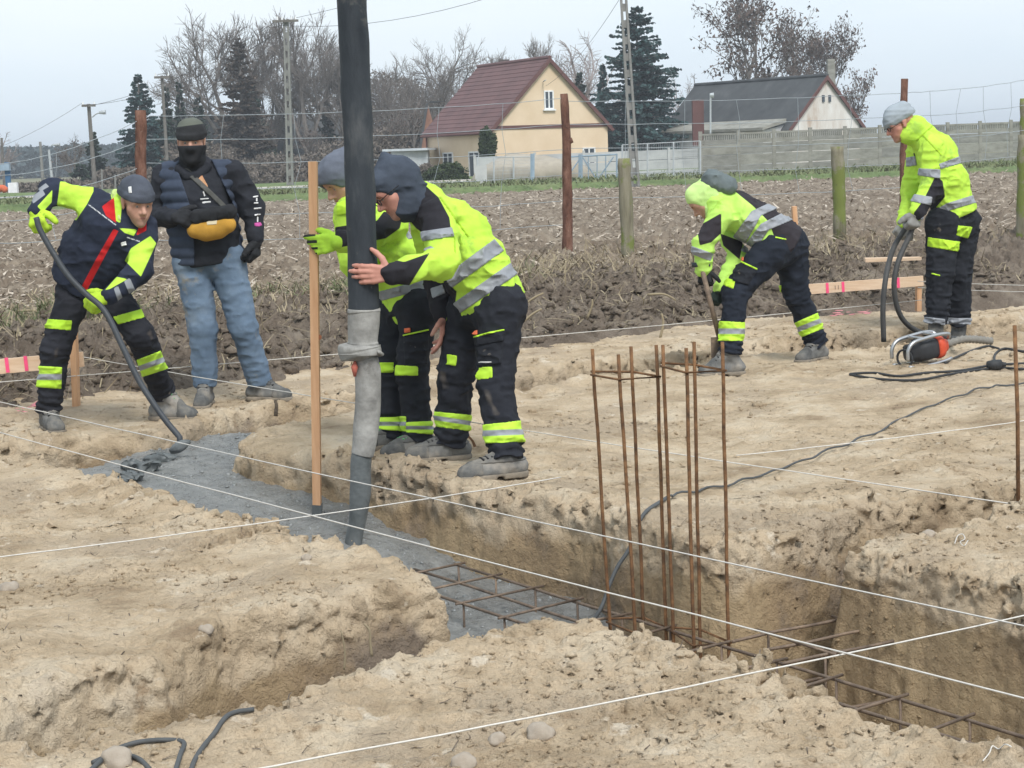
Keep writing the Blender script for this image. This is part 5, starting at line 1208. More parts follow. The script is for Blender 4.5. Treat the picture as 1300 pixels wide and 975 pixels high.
class Person:
    def __init__(s, label, Y0, J, head_fwd, head_up=(0, 0, 1), tr=.125, q=1.4, seed=1, group=None):
        s.Y = Y0; s.J = {k: P(v[0], v[1], Y0 + (v[2] if len(v) > 2 else 0)) for k, v in J.items()}; J = s.J; s.seed = seed
        s.tr, s.q = tr, q
        b_ = (J['anR'] + J['anL']) / 2; s.e = thing('person', label, 'person', (b_[0], b_[1], gz(b_[0], b_[1])), 'construction workers on the site')
        s.f = nrm(head_fwd); u = nrm(np.asarray(head_up, float)); s.r = nrm(np.cross(s.f, u)); s.u = np.cross(s.r, s.f)
        s.lat = nrm(J['shL'] - J['shR']); s.lath = nrm(J['hipL'] - J['hipR'])
        s.H = lambda x, y, z: J['head'] + s.r * x + s.f * y + s.u * z
        s.hands = {}; s.ears = True; s.bm = 'boot'
    def hp(s, p): v = p - s.J['head']; return v @ s.r, v @ s.f, v @ s.u
    def head_fn(s):
        W = s.H
        big = [rc(W(0, -.032, .038), W(0, .032, .042), .083, .076, s.r, .93), rc(W(0, .042, .008), W(0, .052, -.07), .062, .044, s.r, .95), rc(W(0, .018, -.05), W(0, .072, -.098), .05, .024),
               rc(W(-.046, .052, -.022), W(-.03, .07, -.05), .024, .02), rc(W(.046, .052, -.022), W(.03, .07, -.05), .024, .02), rc(W(-.036, .082, .026), W(.036, .082, .026), .018),
               rc(W(0, -.03, -.06), s.J['neck'], .054, .058)]
        small = [rc(W(0, .096, .012), W(0, .122, -.028), .0085, .0135), rc(W(-.011, .104, -.034), W(.011, .104, -.034), .0105), rc(W(-.02, .089, -.058), W(.02, .089, -.058), .0095), rc(W(-.016, .088, -.07), W(.016, .088, -.07), .010), rc(W(0, .082, -.098), W(0, .084, -.1), .018),
                 rc(W(-.079, -.006, .018), W(-.076, .0, -.02), .021, .015, s.r, .45), rc(W(.079, -.006, .018), W(.076, .0, -.02), .021, .015, s.r, .45)]
        if not s.ears: small = small[:5]
        F1, F2 = union(big, .03), union(small, .008)
        soc = [(W(x, .110, .004).astype(f32), .0205) for x in (-.032, .032)]
        def fn(p):
            d = F1(p)
            for c, r in soc:
                e = r - np.sqrt(((p - c) ** 2).sum(1)); d = -smin(-d, -e, .012)
            return smin(d, F2(p), .010)
        return fn
    def body(s, skin, bare=(), stub=True):
        J = s.J
        limbs = [rc(J['pelvis'], J['chest'], .085, .10, s.lat, 1.35), rc(J['shR'], J['shL'], .05), rc(J['chest'], J['neck'], .08, .05)]
        for k in 'RL':
            limbs += [rc(J['sh' + k], J['el' + k], .046, .038), rc(J['el' + k], J['wr' + k], .038, .026), rc(J['hip' + k], J['kn' + k], .072, .05), rc(J['kn' + k], J['an' + k], .048, .036), rc(J['pelvis'], J['hip' + k], .08)]
        L = union(limbs, .03); Hd = near(s.head_fn(), s.J['head'], .27); parts = [Hd]; bb = limbs + [rc(s.J['head'], s.J['head'], .2)]
        for k, pr in s.hands.items():
            if k in bare: parts.append(near(union(pr, .005), pr[0][0], .26)); bb = bb + pr
        def fn(p):
            d = L(p)
            for g in parts: d = smin(d, g(p), .008)
            return d
        box = bbox(bb); v, q = mesh_sdf(lambda p: fn(p.astype(f32)), box[0], box[1], .0058, .03)
        x, y, z = s.hp(v); face = (y > .05) & (np.abs(x) < .1) & (np.abs(z) < .14)
        lips = np.where(face, .008 - np.sqrt((x / 2.9) ** 2 + (z + .064) ** 2), -1.0)
        st = np.where((y > .0) & (np.abs(x) < .1), np.minimum(-.048 - z - .25 * np.abs(x), .03) * (.5 if stub else -1), -1.0) if stub else np.full(len(v), -1.0)
        o = obj('body', v, q, skin, s.e, True, {'lips': lips, 'stubble': st})
        for sx in (-.0315, .0315):
            c = s.H(sx, .0815, .003); bm = bmesh.new(); bmesh.ops.create_uvsphere(bm, u_segments=16, v_segments=10, radius=.0125)
            vv = np.array([k.co[:] for k in bm.verts]); ff = [tuple(k.index for k in p.verts) for p in bm.faces]; bm.free()
            iris = .0062 - np.linalg.norm(vv - s.f * .0125 + s.u * .001, axis=1)
            obj('eye', vv + c, ff, MT['eye'], o, True, {'iris': iris})
            MB().tube([s.H(sx - math.copysign(.018, sx), .1, .023), s.H(sx, .104, .0275), s.H(sx + math.copysign(.02, sx), .092, .022)], [.0042, .005, .003], 6).obj('eyebrow', MT['brow'], o, True)
        return o
    def jacket_fn(s, arm=(.072, .060, .052), hem=.06, amp=.017, collar=.07, arms=True, extra=(), infl=0.0, short=None):
        J = s.J; down = nrm(J['pelvis'] - J['chest']); pr = [rc(J['pelvis'] + down * hem, J['pelvis'] * .5 + J['chest'] * .5, s.tr * .98, s.tr * 1.03, s.lath * .6 + s.lat * .4, s.q), rc(J['pelvis'] * .5 + J['chest'] * .5, J['chest'], s.tr * 1.03, s.tr, s.lat, s.q),
              rc(J['shR'] * .85 + J['shL'] * .15, J['shL'] * .85 + J['shR'] * .15, .078), rc(J['chest'], J['neck'], s.tr * .85, collar)]
        if arms:
            for k in 'RL':
                e = J['wr' + k] * .97 + J['el' + k] * .03
                pr += [rc(J['sh' + k], J['el' + k], arm[0], arm[1]), rc(J['el' + k], e, arm[1], arm[2])]
        pr += list(extra); U = union(pr, .045)
        base = folds(U, amp, (9, 9, 15), s.seed * 3.1)
        hemp = (J['pelvis'] + down * (hem + .03)).astype(f32)
        def fn(p):
            d = base(p); m = (np.abs((p - hemp) @ s.lath) < .5)
            cut = (p - hemp) @ down.astype(f32); near_t = np.sqrt(((p - hemp) ** 2).sum(1)) < .36
            arm_near = np.full(len(p), 9.0)
            for k in 'RL':
                if arms: arm_near = np.minimum(arm_near, sd_prim(p, rc(J['el' + k], J['wr' + k], arm[1] + .01, arm[2] + .01)))
            return np.where(near_t & (arm_near > .0), np.maximum(d, cut), d)
        return fn, bbox(pr, .06)
    def trouser_fn(s, r=(.098, .075, .068, .070), amp=.016, seat=.105, rings=1.0):
        J = s.J; pr = [rc(J['pelvis'] + nrm(J['chest'] - J['pelvis']) * .04, J['pelvis'], .105, .11, s.lath, 1.35), rc(J['hipR'], J['hipL'], seat)]
        for k in 'RL':
            pr += [rc(J['hip' + k], J['kn' + k], r[0], r[1]), rc(J['kn' + k], J['an' + k] * .96 + J['kn' + k] * .04, r[2] + .004, r[3])]
        U = union(pr, .028); g1 = folds(U, amp, (11, 11, 20), s.seed * 5.3)
        def g0(p):
            d = g1(p)
            for k in 'RL':      # cloth bunches in rings above the boot and behind the knee
                for c, R, am in ((J['an' + k], .20, .011), (J['kn' + k], .15, .007)):
                    ax_ = nrm(J['an' + k] - J['kn' + k]).astype(f32); v = p - c.astype(f32); w = np.clip(1 - np.sqrt((v * v).sum(1)) / R, 0, 1)
                    if (w > 0).any(): d = d - (rings * am * w * np.sin((v @ ax_) * 150 + 5 * vn(p * 11 + s.seed))).astype(d.dtype)
            return d
        ends = [(J['an' + k].astype(f32), nrm(J['an' + k] - J['kn' + k]).astype(f32)) for k in 'RL']
        def g(p):
            d = g0(p)
            for c, n_ in ends:
                v = p - c; m = (v * v).sum(1) < .04; d = np.where(m, np.maximum(d, v @ n_ - .012 - .008 * np.sin(p[:, 0] * 40)), d)
            return d
        return g, bbox(pr, .05)
    def boot(s, k, toe_dir, lace, L=.29, tilt=0.0, lift=0.0):
        an = s.J['an' + k]; t = nrm(np.array([toe_dir[0], toe_dir[1], 0])); side = np.cross(t, (0, 0, 1))
        z0 = max(gz(*(an + t * .1)[:2]), gz(*(an - t * .03)[:2])) - .008 + lift
        hl = np.array([an[0], an[1], z0]) - t * .055
        A = np.array([an[0], an[1], max(an[2], z0 + .09)])
        up = [rc(A + [0, 0, .03], A - [0, 0, .02], .048, .047), rc(A - [0, 0, .01], hl + [0, 0, .055], .046, .041), rc(hl + [0, 0, .048], hl + t * .10 + [0, 0, .048], .041, .040), rc(A + t * .015, hl + t * (L - .095) + [0, 0, .052], .044, .032), rc(hl + t * .10 + [0, 0, .044], hl + t * (L - .055) + [0, 0, .036], .041, .038, side, 1.12)]
        U = folds(union(up, .025), .006, (18, 18, 18), s.seed)
        zf = z0 + .022; fn = lambda p: np.maximum(U(p), zf - p[:, 2])
        b_ = bbox(up, .03); v, q = mesh_sdf(lambda p: fn(p.astype(f32)), b_[0], b_[1], .0075)
        o = obj('boot', v, q, MT[s.bm], s.e, True)
        so_ = [rc(hl, hl + t * .09, .050, .044), rc(hl + t * .09, hl + t * (L - .06), .044, .056)]
        S2 = union(so_, .02); hf_, tf_ = hl.astype(f32), t.astype(f32)
        def fs(p):
            d = np.maximum(np.maximum(S2(p * np.array([1, 1, 0], f32) + np.array([0, 0, z0], f32)), z0 - p[:, 2]), p[:, 2] - (z0 + .028))
            return np.maximum(d, -np.maximum(np.abs((p - hf_) @ tf_ - .102) - .017, p[:, 2] - (z0 + .014)))
        v, q = mesh_sdf(lambda p: fs(p.astype(f32)), np.array(b_[0]) - [.02, .02, .06], b_[1], .0075)
        obj('sole', v, q, MT['sole'], o, True)
        cap = lambda p: np.maximum(fn(p) - .004, (L - .125) - (p - hl.astype(f32)) @ t.astype(f32))
        v, q = mesh_sdf(lambda p: cap(p.astype(f32)), np.array(b_[0]), b_[1], .0075); obj('toe_cap', v, q, MT['boot_dark'], o, True)
        col = lambda p: np.maximum(fn(p) - .005, np.minimum((A[2] - .012) - p[:, 2], 9))
        v, q = mesh_sdf(lambda p: col(p.astype(f32)), np.array(b_[0]), b_[1], .0075); obj('ankle_collar', v, q, MT['boot_dark'], o, True)
        for i in range(4):
            c = lineP(A + t * .058 + [0, 0, .02], hl + t * (L - .12) + [0, 0, .095], i / 3.6)
            MB().tube([c - side * .03, c + [0, 0, .006] + t * .004, c + side * .03], .005, 5).obj('lace', lace, o, True)
        return o
    def beanie(s, m, cut=.030, tag_px=None, h=.0065, slouch=0.0, cuff=True, zones=None):
        W = s.H; pr = [rc(W(0, -.036, .05), W(0, .03, .05), .096, .089, s.r, .93), rc(W(0, -.02 - slouch, .075), W(0, .01, .075), .078)]
        U = union(pr, .03)
        def fn(p):
            x, y, z = s.hp(p); d = U(p) + .003 * vn(p * 24 + s.seed) + (.006 + .16 * slouch) * (np.abs(vn(p * np.array([10, 10, 26], f32) + s.seed)) * 2 - .4); pl = cut - .10 * y - z
            d = d - np.where(cuff, .0055 * np.clip(((.048 + pl) / .012), 0, 1), 0)
            return np.maximum(d, pl)
        return cloth('beanie', fn, bbox(pr, .03), h, m, s.e, zones), fn
    def hood(s, m, peak=True, h=.008, open_=.078, back=.0, sz=1.0):
        W = s.H; pr = [rc(W(0, -.045, .035), W(0, .03, .05), .108 * sz, .101 * sz, s.r, .92), rc(W(0, -.045, -.03), s.J['neck'] * .75 + W(0, 0, -.1) * .25, .085 * sz, .075), rc(W(0, .015, -.085), s.J['neck'] * .5 + W(0, 0, -.1) * .5, .078, .08)]
        if peak: pr.append(rc(W(0, -.03, .12), W(0, -.055, .165), .045, .014))
        U = folds(union(pr, .04), .014, (8, 8, 16), s.seed * 2.2); op = [rc(W(0, .105, -.015), W(0, .22, -.06), open_, open_ + .03)]
        O = union(op, .01)
        def fn(p): return -smin(-U(p), O(p), .02)
        return cloth('hood', fn, bbox(pr, .04), h, m, s.e), fn
    def glove(s, k, m, cuff=.04, dark=None):
        pr = s.hands[k]; J = s.J; d = nrm(J['wr' + k] - J['el' + k]); pr2 = pr + [rc(J['wr' + k] - d * cuff, J['wr' + k] + d * .02, .042, .034)]
        U = union(pr2, .007); fn = lambda p: U(p) + .0025 * vn(p * 40)
        return cloth('glove', fn, bbox(pr2, .02), .0052, m, s.e, dark)
    def specs(s):
        o = MB()
        for sx in (-.033, .033):
            mb = MB(); mb.tube([s.H(sx + .024 * math.cos(a), .112, .002 + .017 * math.sin(a)) for a in np.linspace(0, 6.283, 15)], .0026, 5, False)
            r_ = mb.obj('lens_rim', MT['specs'], s.e, True)
            MB().tube([s.H(sx + math.copysign(.024, sx), .112, .006), s.H(math.copysign(.082, sx), .06, .012), s.H(math.copysign(.084, sx), 0, .012)], .0024, 5).obj('temple', MT['specs'], s.e, True)
        MB().tube([s.H(-.01, .114, .004), s.H(0, .117, .008), s.H(.01, .114, .004)], .0022, 5).obj('bridge', MT['specs'], s.e, True)
TRI = lambda a, b_: (a, b_)

# 1 --- worker with the rake
p = Person('bent worker in navy and yellow jacket raking concrete, yellow gloves', 10.5, dict(
    pelvis=(111, 352, -.02), chest=(143, 290, -.14), neck=(160, 266, -.17), head=(173, 258, -.24), shR=(116, 256, -.06), shL=(184, 292, -.16), elR=(66, 243, -.14), wrR=(47, 268, -.28), elL=(178, 343, -.30), wrL=(139, 376, -.38),
    hipR=(97, 366, 0), hipL=(136, 368, .02), knR=(70, 442, -.14), anR=(62, 522, -.08), knL=(179, 427, -.16), anL=(207, 499, .20)), (.52, -.80, -.22), (.10, -.12, 1), tr=.14, q=1.5, seed=1)
J = p.J
H1, H2 = P(49, 286, 10.5 - .33), P(121, 383, 10.5 - .44)
rk = nrm(H2 - H1)
p.hands = {'R': hand_prims(J['wrR'], nrm(H1 - J['wrR'] + [0, -.03, -.01]), (.3, .9, -.2), (.9, -.2, .3), (1.0, 1.1, 1.1, 1.1), g=.007, ls=1.1), 'L': hand_prims(J['wrL'] + [-.012, 0, 0], nrm(P(116, 384, 10.1) - J['wrL']), (0, .8, -.55), (-.3, .3, .9), (.85, .95, 1.0, 1.0), g=.007, ls=1.1)}
p.body(MT['skin'])
jm = fabric('navy_yellow_jacket', MT['navy'], zones=[('yellow', HV), ('silver', (.26, .275, .30)), ('red', (.50, .018, .02)), ('piping', (.6, .62, .64))])
fn, bx = p.jacket_fn(arm=(.074, .062, .05), hem=.04, collar=.085, extra=[rc(J['neck'], p.H(0, -.05, -.09), .085, .075)])
fr_ = (9.5, 10.42)
cloth('jacket', fn, bx, .0095, jm, p.e, {'yellow': [[(76, 230), (119, 232), (119, 243), (111, 259), (97, 280), (83, 276), (72, 260), (74, 246)], [(67, 240), (66, 257), (54, 270), (47, 262)], [(191, 299), (199, 309), (179, 352), (158, 331), (166, 315)], [(148, 351), (163, 354), (140, 367), (132, 369)], [(150, 289), (175, 291), (170, 300), (158, 296)], [(139, 240), (157, 240), (153, 284), (146, 280)]],
    'silver': [[(38, 250), (54, 240), (58, 247), (42, 259)], [(47, 240), (58, 232), (63, 237), (52, 243)], [(144, 366), (150, 362), (156, 378), (150, 384)], [(157, 357), (165, 352), (172, 368), (164, 374)]],
    'red': [[(129, 262), (145, 250), (148, 284), (134, 274)], [(177, 285), (187, 273), (186, 293), (172, 300)], [(144, 290), (151, 293), (129, 334), (109, 372), (101, 368), (121, 330)]],
    'piping': [[(111, 260), (112.5, 258.5), (148, 285), (147, 287)], [(160, 302), (161, 300), (179, 306), (178, 308)]]})
patch('chest_print', fn, [(153, 308), (160, 306), (161, 311), (154, 313)], .003, MT['white_print'], p.e, 10.3, (-.4, .2), .004)
ln = [rc(P(146, 246, 10.33), P(147, 262, 10.30), .020, .020), rc(P(147, 262, 10.30), P(153, 278, 10.24), .020, .014)]
cloth('hood_lining', folds(union(ln, .02), .012, (20, 20, 20), 4.0), bbox(ln, .03), .007, fabric('pale_lime_lining', (.48, .60, .22)), p.e)
bm_ = fabric('grey_blue_beanie', (.075, .085, .11)); _, bf = p.beanie(bm_, .036)
patch('beanie_label', bf, [(162.5, 237), (167, 236.5), (167.5, 245), (163.5, 245.5)], .0035, MT['white_print'], p.e, 10.26, (-.4, .02), .004)
fn, bx = p.trouser_fn((.10, .078, .072, .068)); tb = fabric('dusty_black_trousers', (.017, .018, .024), zones=[('dust', (.13, .105, .085), .02)], speck=DUST)
cloth('trousers', fn, bx, .0095, tb, p.e, {'dust': [[(66, 444), (74, 440), (76, 454), (68, 458)], [(190, 424), (196, 428), (195, 436), (189, 434)]]})
for pl, tri in (([(52, 404), (92, 407), (90, 420), (52, 416)], None), ([(143, 402), (180, 392), (184, 403), (150, 412)], None), ([(42, 464), (79, 466), (78, 494), (42, 491)], ((60, 465), (60, 492))), ([(173, 457), (204, 445), (214, 468), (180, 479)], ((189, 451), (197, 473)))):
    patch('leg_band', fn, pl, .0045, MT['triband'] if tri else MT['hivis'], p.e, 10.4, (-.5, .6), .0065, tri)
p.boot('R', (.45, -.9), MT['lace_dark']); p.boot('L', (.95, -.35), MT['lace'])
p.glove('R', MT['glove_hv']); p.glove('L', MT['glove_hv'])
t = thing('concrete_rake', 'dark bent rake with a wet blade held by the bent left worker', 'rake', P(228, 575, 10.0))
sp = spline([P(46, 276, 10.10), P(53, 296, 10.09), P(83, 345, 10.06), P(108, 372, 10.04), P(133, 395, 10.0), P(156, 441, 9.95), P(178, 486, 9.9), P(206, 528, 9.85), P(228, 555, 9.8)], 6)
MB().tube(sp + [P(229, 566, 9.78)], .0165, 10).obj('handle', mat('rake_handle', (.05, .056, .065), rough=.5, speck=((.2, .2, .2), 12, .68)), t, True)
v, f = lump(P(228, 566, 9.78), .058, 3, 3.0, .6); v = (v - v.mean(0)) @ np.array([[1.0, 0, .45], [0, .35, 0], [-.35, 0, .75]]) + P(229, 566, 9.78)
obj('blade', v, f, MT['wetcem'], t, True)
v, f = lump(P(195, 590, 9.75), .10, 3, 9.0, .5); v[:, 0] = (v[:, 0] - v[:, 0].mean()) * 1.5 + v[:, 0].mean()
for i, (x, y, r) in enumerate(((163, 603, .052), (181, 592, .058), (202, 583, .046), (147, 607, .034))):
    cl_ = G(x, y, -.09); cl_[2] = float(concrete_z(cl_[0], cl_[1])) + .35 * r
    v, f = lump(cl_, r, 4, 9.0 + i * 3, .62)
    c0 = v.mean(0); v = c0 + (v - c0) * [1.7, .8, .85] + .7 * r * np.stack([vn(v * 30), vn(v * 30 + 9), vn(v * 30 + 5)], 1) + .5 * r * np.stack([vn(v * 75), vn(v * 75 + 9), vn(v * 75 + 5)], 1)
    tag(obj('concrete_lump', v, f, MT['wetcem'], smooth=True), ('long dark lump of wet concrete beside the rake blade', 'largest dark lump of wet concrete in front of the rake', 'dark lump of wet concrete nearest the rake blade', 'small dark lump of wet concrete at the trench end')[i], 'concrete lump')

# 2 --- standing man in jeans
p = Person('standing man in jeans, navy quilted vest and black neck gaiter with a yellow waist bag', 11.35, dict(
    pelvis=(264, 318, 0), chest=(251, 245, 0), neck=(245, 212, -.01), head=(243, 181, -.06), shR=(208, 223, .02), shL=(297, 221, .02), elR=(197, 274, .04), wrR=(221, 276, -.20), elL=(320, 264, .04), wrL=(325, 305, -.04),
    hipR=(243, 332, 0), hipL=(288, 330, 0), knR=(258, 418, -.05), anR=(260, 487, -.02), knL=(309, 415, -.04), anL=(330, 485, .05)), (.10, -1, -.06), tr=.145, q=1.35, seed=2)
J = p.J
p.hands = {'R': hand_prims(J['wrR'], (.85, -.45, 0), (.2, .8, -.5), (.2, -.3, .9), (.9, 1.0, 1.1, 1.2), g=.008, ls=1.08), 'L': hand_prims(J['wrL'], (-.08, -.1, -1), (-.95, .2, 0), (-.1, -1, 0), (.7, .8, .85, .9), spread=.03, g=.009, ls=1.05)}
p.body(MT['skin'], stub=False)
hm = fabric('charcoal_hoodie', (.021, .023, .030), speck=((.06, .06, .06), 30, .74))
fn, bx = p.jacket_fn(arm=(.068, .060, .048), hem=.06, collar=.07, amp=.016, extra=[rc(J['shL'], J['elL'], .072, .066)])
cloth('hoodie', fn, bx, .0095, hm, p.e)
hood_ = [rc(p.H(-.07, -.05, -.14), p.H(.07, -.05, -.14), .052), rc(p.H(-.085, .01, -.16), p.H(-.03, .055, -.20), .028), rc(p.H(.085, .01, -.16), p.H(.03, .055, -.20), .028)]
cloth('collar', folds(union(hood_, .03), .012, (14, 14, 14), 3.0), bbox(hood_, .03), .008, hm, p.e)
tor = [rc(J['pelvis'] + [0, 0, -.03], J['chest'], .158, .160, p.lat, 1.36), rc(J['shR'] * .9 + J['shL'] * .1, J['shL'] * .9 + J['shR'] * .1, .082), rc(J['chest'], J['neck'], .12, .085)]
Ut = union(tor, .05); op = [(236, 196), (265, 196), (300, 268), (314, 345), (247, 345), (246, 274), (224, 210)]
def vest(pp):
    d = Ut(pp); z = pp[:, 2]; d = d - .012 * np.abs(np.sin(z * 3.1416 / .07 + .9 * vn(pp * 4))) + .012 * np.abs(vn(pp * 15)) - .002
    d = np.maximum(d, -(Ut(pp) + .022)); d = np.maximum(d, (J['pelvis'][2] - .085) - z)
    arm = np.minimum(sd_prim(pp, rc(J['shR'] - p.lat * .02 - [0, 0, .01], J['elR'] - p.lat * .03, .070)), sd_prim(pp, rc(J['shL'] + p.lat * .02 - [0, 0, .01], J['elL'] + p.lat * .03, .070)))
    d = np.maximum(d, -arm)
    return np.maximum(d, np.maximum(-poly_d(pp, op), -.0) * 1 if False else np.where(pp[:, 1] < J['chest'][1] + .02, -poly_d(pp, op), -1))
cloth('quilted_vest', vest, bbox(tor, .05), .008, fabric('navy_quilted_nylon', (.042, .055, .085), bump=.15), p.e)
bag = [rc(P(248, 292, 11.14), P(289, 285, 11.12), .052, .052, (0, 0, 1), 1.0), rc(P(262, 296, 11.13), P(277, 293, 11.13), .05)]
cloth('waist_bag', union(bag, .04), bbox(bag, .02), .007, fabric('mustard_bag', (.46, .25, .04)), p.e)
bag2 = [rc(P(250, 276, 11.13), P(291, 269, 11.11), .046)]
fb = folds(union(bag2, .02), .01, (18, 18, 18), 5); cloth('bag_top', fb, bbox(bag2, .02), .007, MT['glove_black'], p.e)
patch('bag_badge', union(bag, .04), [(262, 282), (270, 277), (276, 279), (275, 285), (263, 286)], .004, mat('badge', (.55, .48, .33)), p.e, 11.1, (-.3, .1), .004)
patch('bag_strap', fn, [(219, 204), (226, 201), (289, 262), (285, 267)], .012, fabric('grey_strap', (.085, .085, .08)), p.e, 11.3, (-.5, .05), .006)
patch('chest_figure', fn, [(251, 224), (255, 218), (258, 225), (264, 236), (263, 240), (256, 238), (251, 231)], .003, mat('orange_picture', [(.3, (.42, .16, .07)), (.7, (.50, .30, .17))], scale=30), p.e, 11.3, (-.5, .05), .004)
for pl in ([(254, 252), (265, 251), (265, 253), (254, 254)], [(256, 256), (268, 255), (268, 257.5), (257, 258.5)], [(257, 243), (259, 242.5), (261, 249), (259, 249.5)]):
    patch('chest_lettering', fn, pl, .003, MT['white_print'], p.e, 11.3, (-.5, .05), .004)
for pl in ([(321, 249), (328, 248), (328, 250), (321, 251)], [(322, 257), (328, 256.5), (328, 258.5), (322, 259)], [(325, 251), (327, 251), (327, 256), (325, 256)], [(322, 264), (332, 263), (332, 265), (322, 266)], [(323, 272), (331, 271), (331, 273), (323, 274)], [(326, 275), (328, 275), (328, 282), (326, 282)]):
    patch('sleeve_lettering', fn, pl, .003, MT['white_print'], p.e, 11.35, (-.5, .05), .004)
patch('sleeve_emblem', fn, [(323, 283), (331, 282), (333, 286), (328, 288), (323, 287)], .003, mat('magenta_print', (.45, .08, .28)), p.e, 11.35, (-.5, .05), .004)
patch('vest_badge', lambda q: vest(q), [(303, 265), (308, 264), (310, 271), (305, 272)], .004, MT['white_print'], p.e, 11.3, (-.5, .1), .004)
p.beanie(fabric('striped_dark_beanie', (.026, .027, .03), zones=[('stripe', (.115, .125, .105)), ('stripe2', (.05, .058, .045))]), .026, zones={'stripe': [[(215, 152), (268, 146), (268, 156), (215, 163)]], 'stripe2': [[(215, 130), (268, 130), (268, 143), (215, 148)]]})
hf = p.head_fn()
gt_ = [rc(p.H(0, .072, -.03), p.H(0, .06, -.09), .045, .04), rc(p.H(0, -.015, -.06), J['neck'] + [0, -.01, -.02], .078, .088)]
Ug = union(gt_, .02)
def gait(pp):
    x, y, z = p.hp(pp); d = smin(hf(pp) - .012, Ug(pp), .04) + .010 * np.abs(vn(pp * np.array([12, 12, 26], f32))); return np.maximum(d, z + .018 + .12 * np.abs(x) * 0 - .05 * y)
cloth('neck_gaiter', gait, (J['head'] - .16 - np.array([0, 0, .12]), J['head'] + .16), .0065, MT['glove_black'], p.e)
fn, bx = p.trouser_fn((.112, .088, .080, .078), amp=.011, seat=.115, rings=.35)
jn = mat('worn_blue_jeans', [(.3, (.075, .115, .175)), (.55, (.13, .185, .26)), (.8, (.23, .285, .345))], scale=3.4, detail=7, rough=.9, bump=.3, bscale=90, bdist=.003, speck=[((.24, .23, .20), 2.6, .58)])
cloth('jeans', fn, bx, .0095, jn, p.e)
p.boot('R', (.0, -1), MT['lace_dark'], lift=.0); p.boot('L', (.93, -.4), MT['lace_dark'])
p.glove('R', MT['glove_black']); p.glove('L', MT['glove_black'])

# 3 --- worker behind the hose
p = Person('hooded worker half hidden behind the hose, holding the tall board with a green glove', 9.15, dict(
    pelvis=(520, 378, .02), chest=(484, 296, .02), neck=(458, 260, .02), head=(439, 229, -.02), shR=(470, 276, .20), shL=(500, 280, -.14), elR=(474, 338, .22), wrR=(470, 384, .16), elL=(466, 302, -.36), wrL=(432, 307, -.575),
    hipR=(506, 390, .10), hipL=(532, 388, -.08), knR=(494, 464, .06), anR=(499, 551, .06), knL=(523, 471, -.10), anL=(531, 556, -.10)), (-.74, -.46, -.50), (-.25, -.1, 1), tr=.125, q=1.35, seed=3)
J = p.J
p.hands = {'L': hand_prims(J['wrL'], (-.98, -.10, -.08), (0, .9, .05), (0, .1, .95), (.25, (.35, .8, .6), (.4, .8, .6), (.45, .8, .6)), th=(.75, .5, .4), g=.004), 'R': hand_prims(J['wrR'], (-.1, -.1, -1), (1, 0, 0), (0, -1, 0), (.4, .5, .5, .6), g=.004)}
p.ears = False; p.body(MT['skin'])
jy = lambda nm: fabric(nm, HV, var=.12, zones=[('black', (.022, .021, .026)), ('silver', (.26, .275, .30))], scale=6)
fn, bx = p.jacket_fn(hem=.07, extra=[rc(J['neck'], p.H(0, -.05, -.1), .085), rc(P(446, 272, 9.05), P(456, 330, 9.05), .085, .10)])
cloth('jacket', fn, bx, .0095, jy('hi_vis_jacket_behind_hose'), p.e, {'black': [([(425, 288), (478, 280), (487, 268), (512, 272), (508, 290), (490, 303), (425, 316)], (8.3, 9.2))]})
patch('reflective_band', fn, [(470, 312), (556, 276), (560, 288), (470, 324)], .005, MT['silver'], p.e, 9.15, (-.08, .5)); patch('reflective_band', fn, [(470, 373), (560, 349), (562, 361), (470, 386)], .005, MT['silver'], p.e, 9.15, (-.5, .5))
patch('chest_pocket', fn, [(427, 257), (440, 254), (441, 272), (428, 274)], .008, MT['hivis'], p.e, 9.1, (-.5, .3))
p.hood(fabric('blue_grey_hood', (.125, .14, .175)), peak=False, open_=.070, sz=1.04)
fn, bx = p.trouser_fn((.094, .076, .072, .074)); cloth('trousers', fn, bx, .0095, MT['work_black'], p.e)
for pl, tri, yr in (([(470, 460), (500, 460), (500, 473), (470, 474)], None, (-.5, .5)), ([(501, 463), (531, 465), (531, 477), (501, 477)], None, (-.5, -.02)), ([(476, 530), (516, 528), (516, 548), (476, 545)], ((498, 529), (498, 547)), (-.5, .5)), ([(515, 536), (552, 534), (552, 552), (515, 549)], ((532, 535), (532, 551)), (-.5, .5))):
    patch('leg_band', fn, pl, .0045, MT['triband'] if tri else MT['hivis'], p.e, 9.12, yr, .0065, tri)
patch('pocket', fn, [(512, 428), (545, 421), (543, 462), (514, 462)], .010, MT['work_black'], p.e, 9.1, (-.5, -.05)); patch('pocket_piping', fn, [(511, 425), (545, 417.5), (545, 419.5), (511, 427)], .014, MT['hivis'], p.e, 9.1, (-.5, -.05), .005); patch('pocket_tag', fn, [(513, 417), (521, 416), (521, 422), (513, 423)], .013, MT['orange_print'], p.e, 9.1, (-.5, -.05), .005)
p.boot('R', (-.85, -.5), MT['lace']); p.boot('L', (-.8, -.6), MT['lace'])
p.glove('L', fabric('green_work_glove', (.36, .60, .05), zones=[('dark', (.02, .025, .02))]), dark={'dark': [[(384, 296), (401, 295), (401, 300), (384, 302)], [(384, 305), (403, 304), (403, 309), (384, 310)], [(384, 314), (404, 313), (404, 317), (384, 318)], [(384, 322), (403, 320), (403, 326), (384, 328)]]}); p.glove('R', MT['glove_hv'])

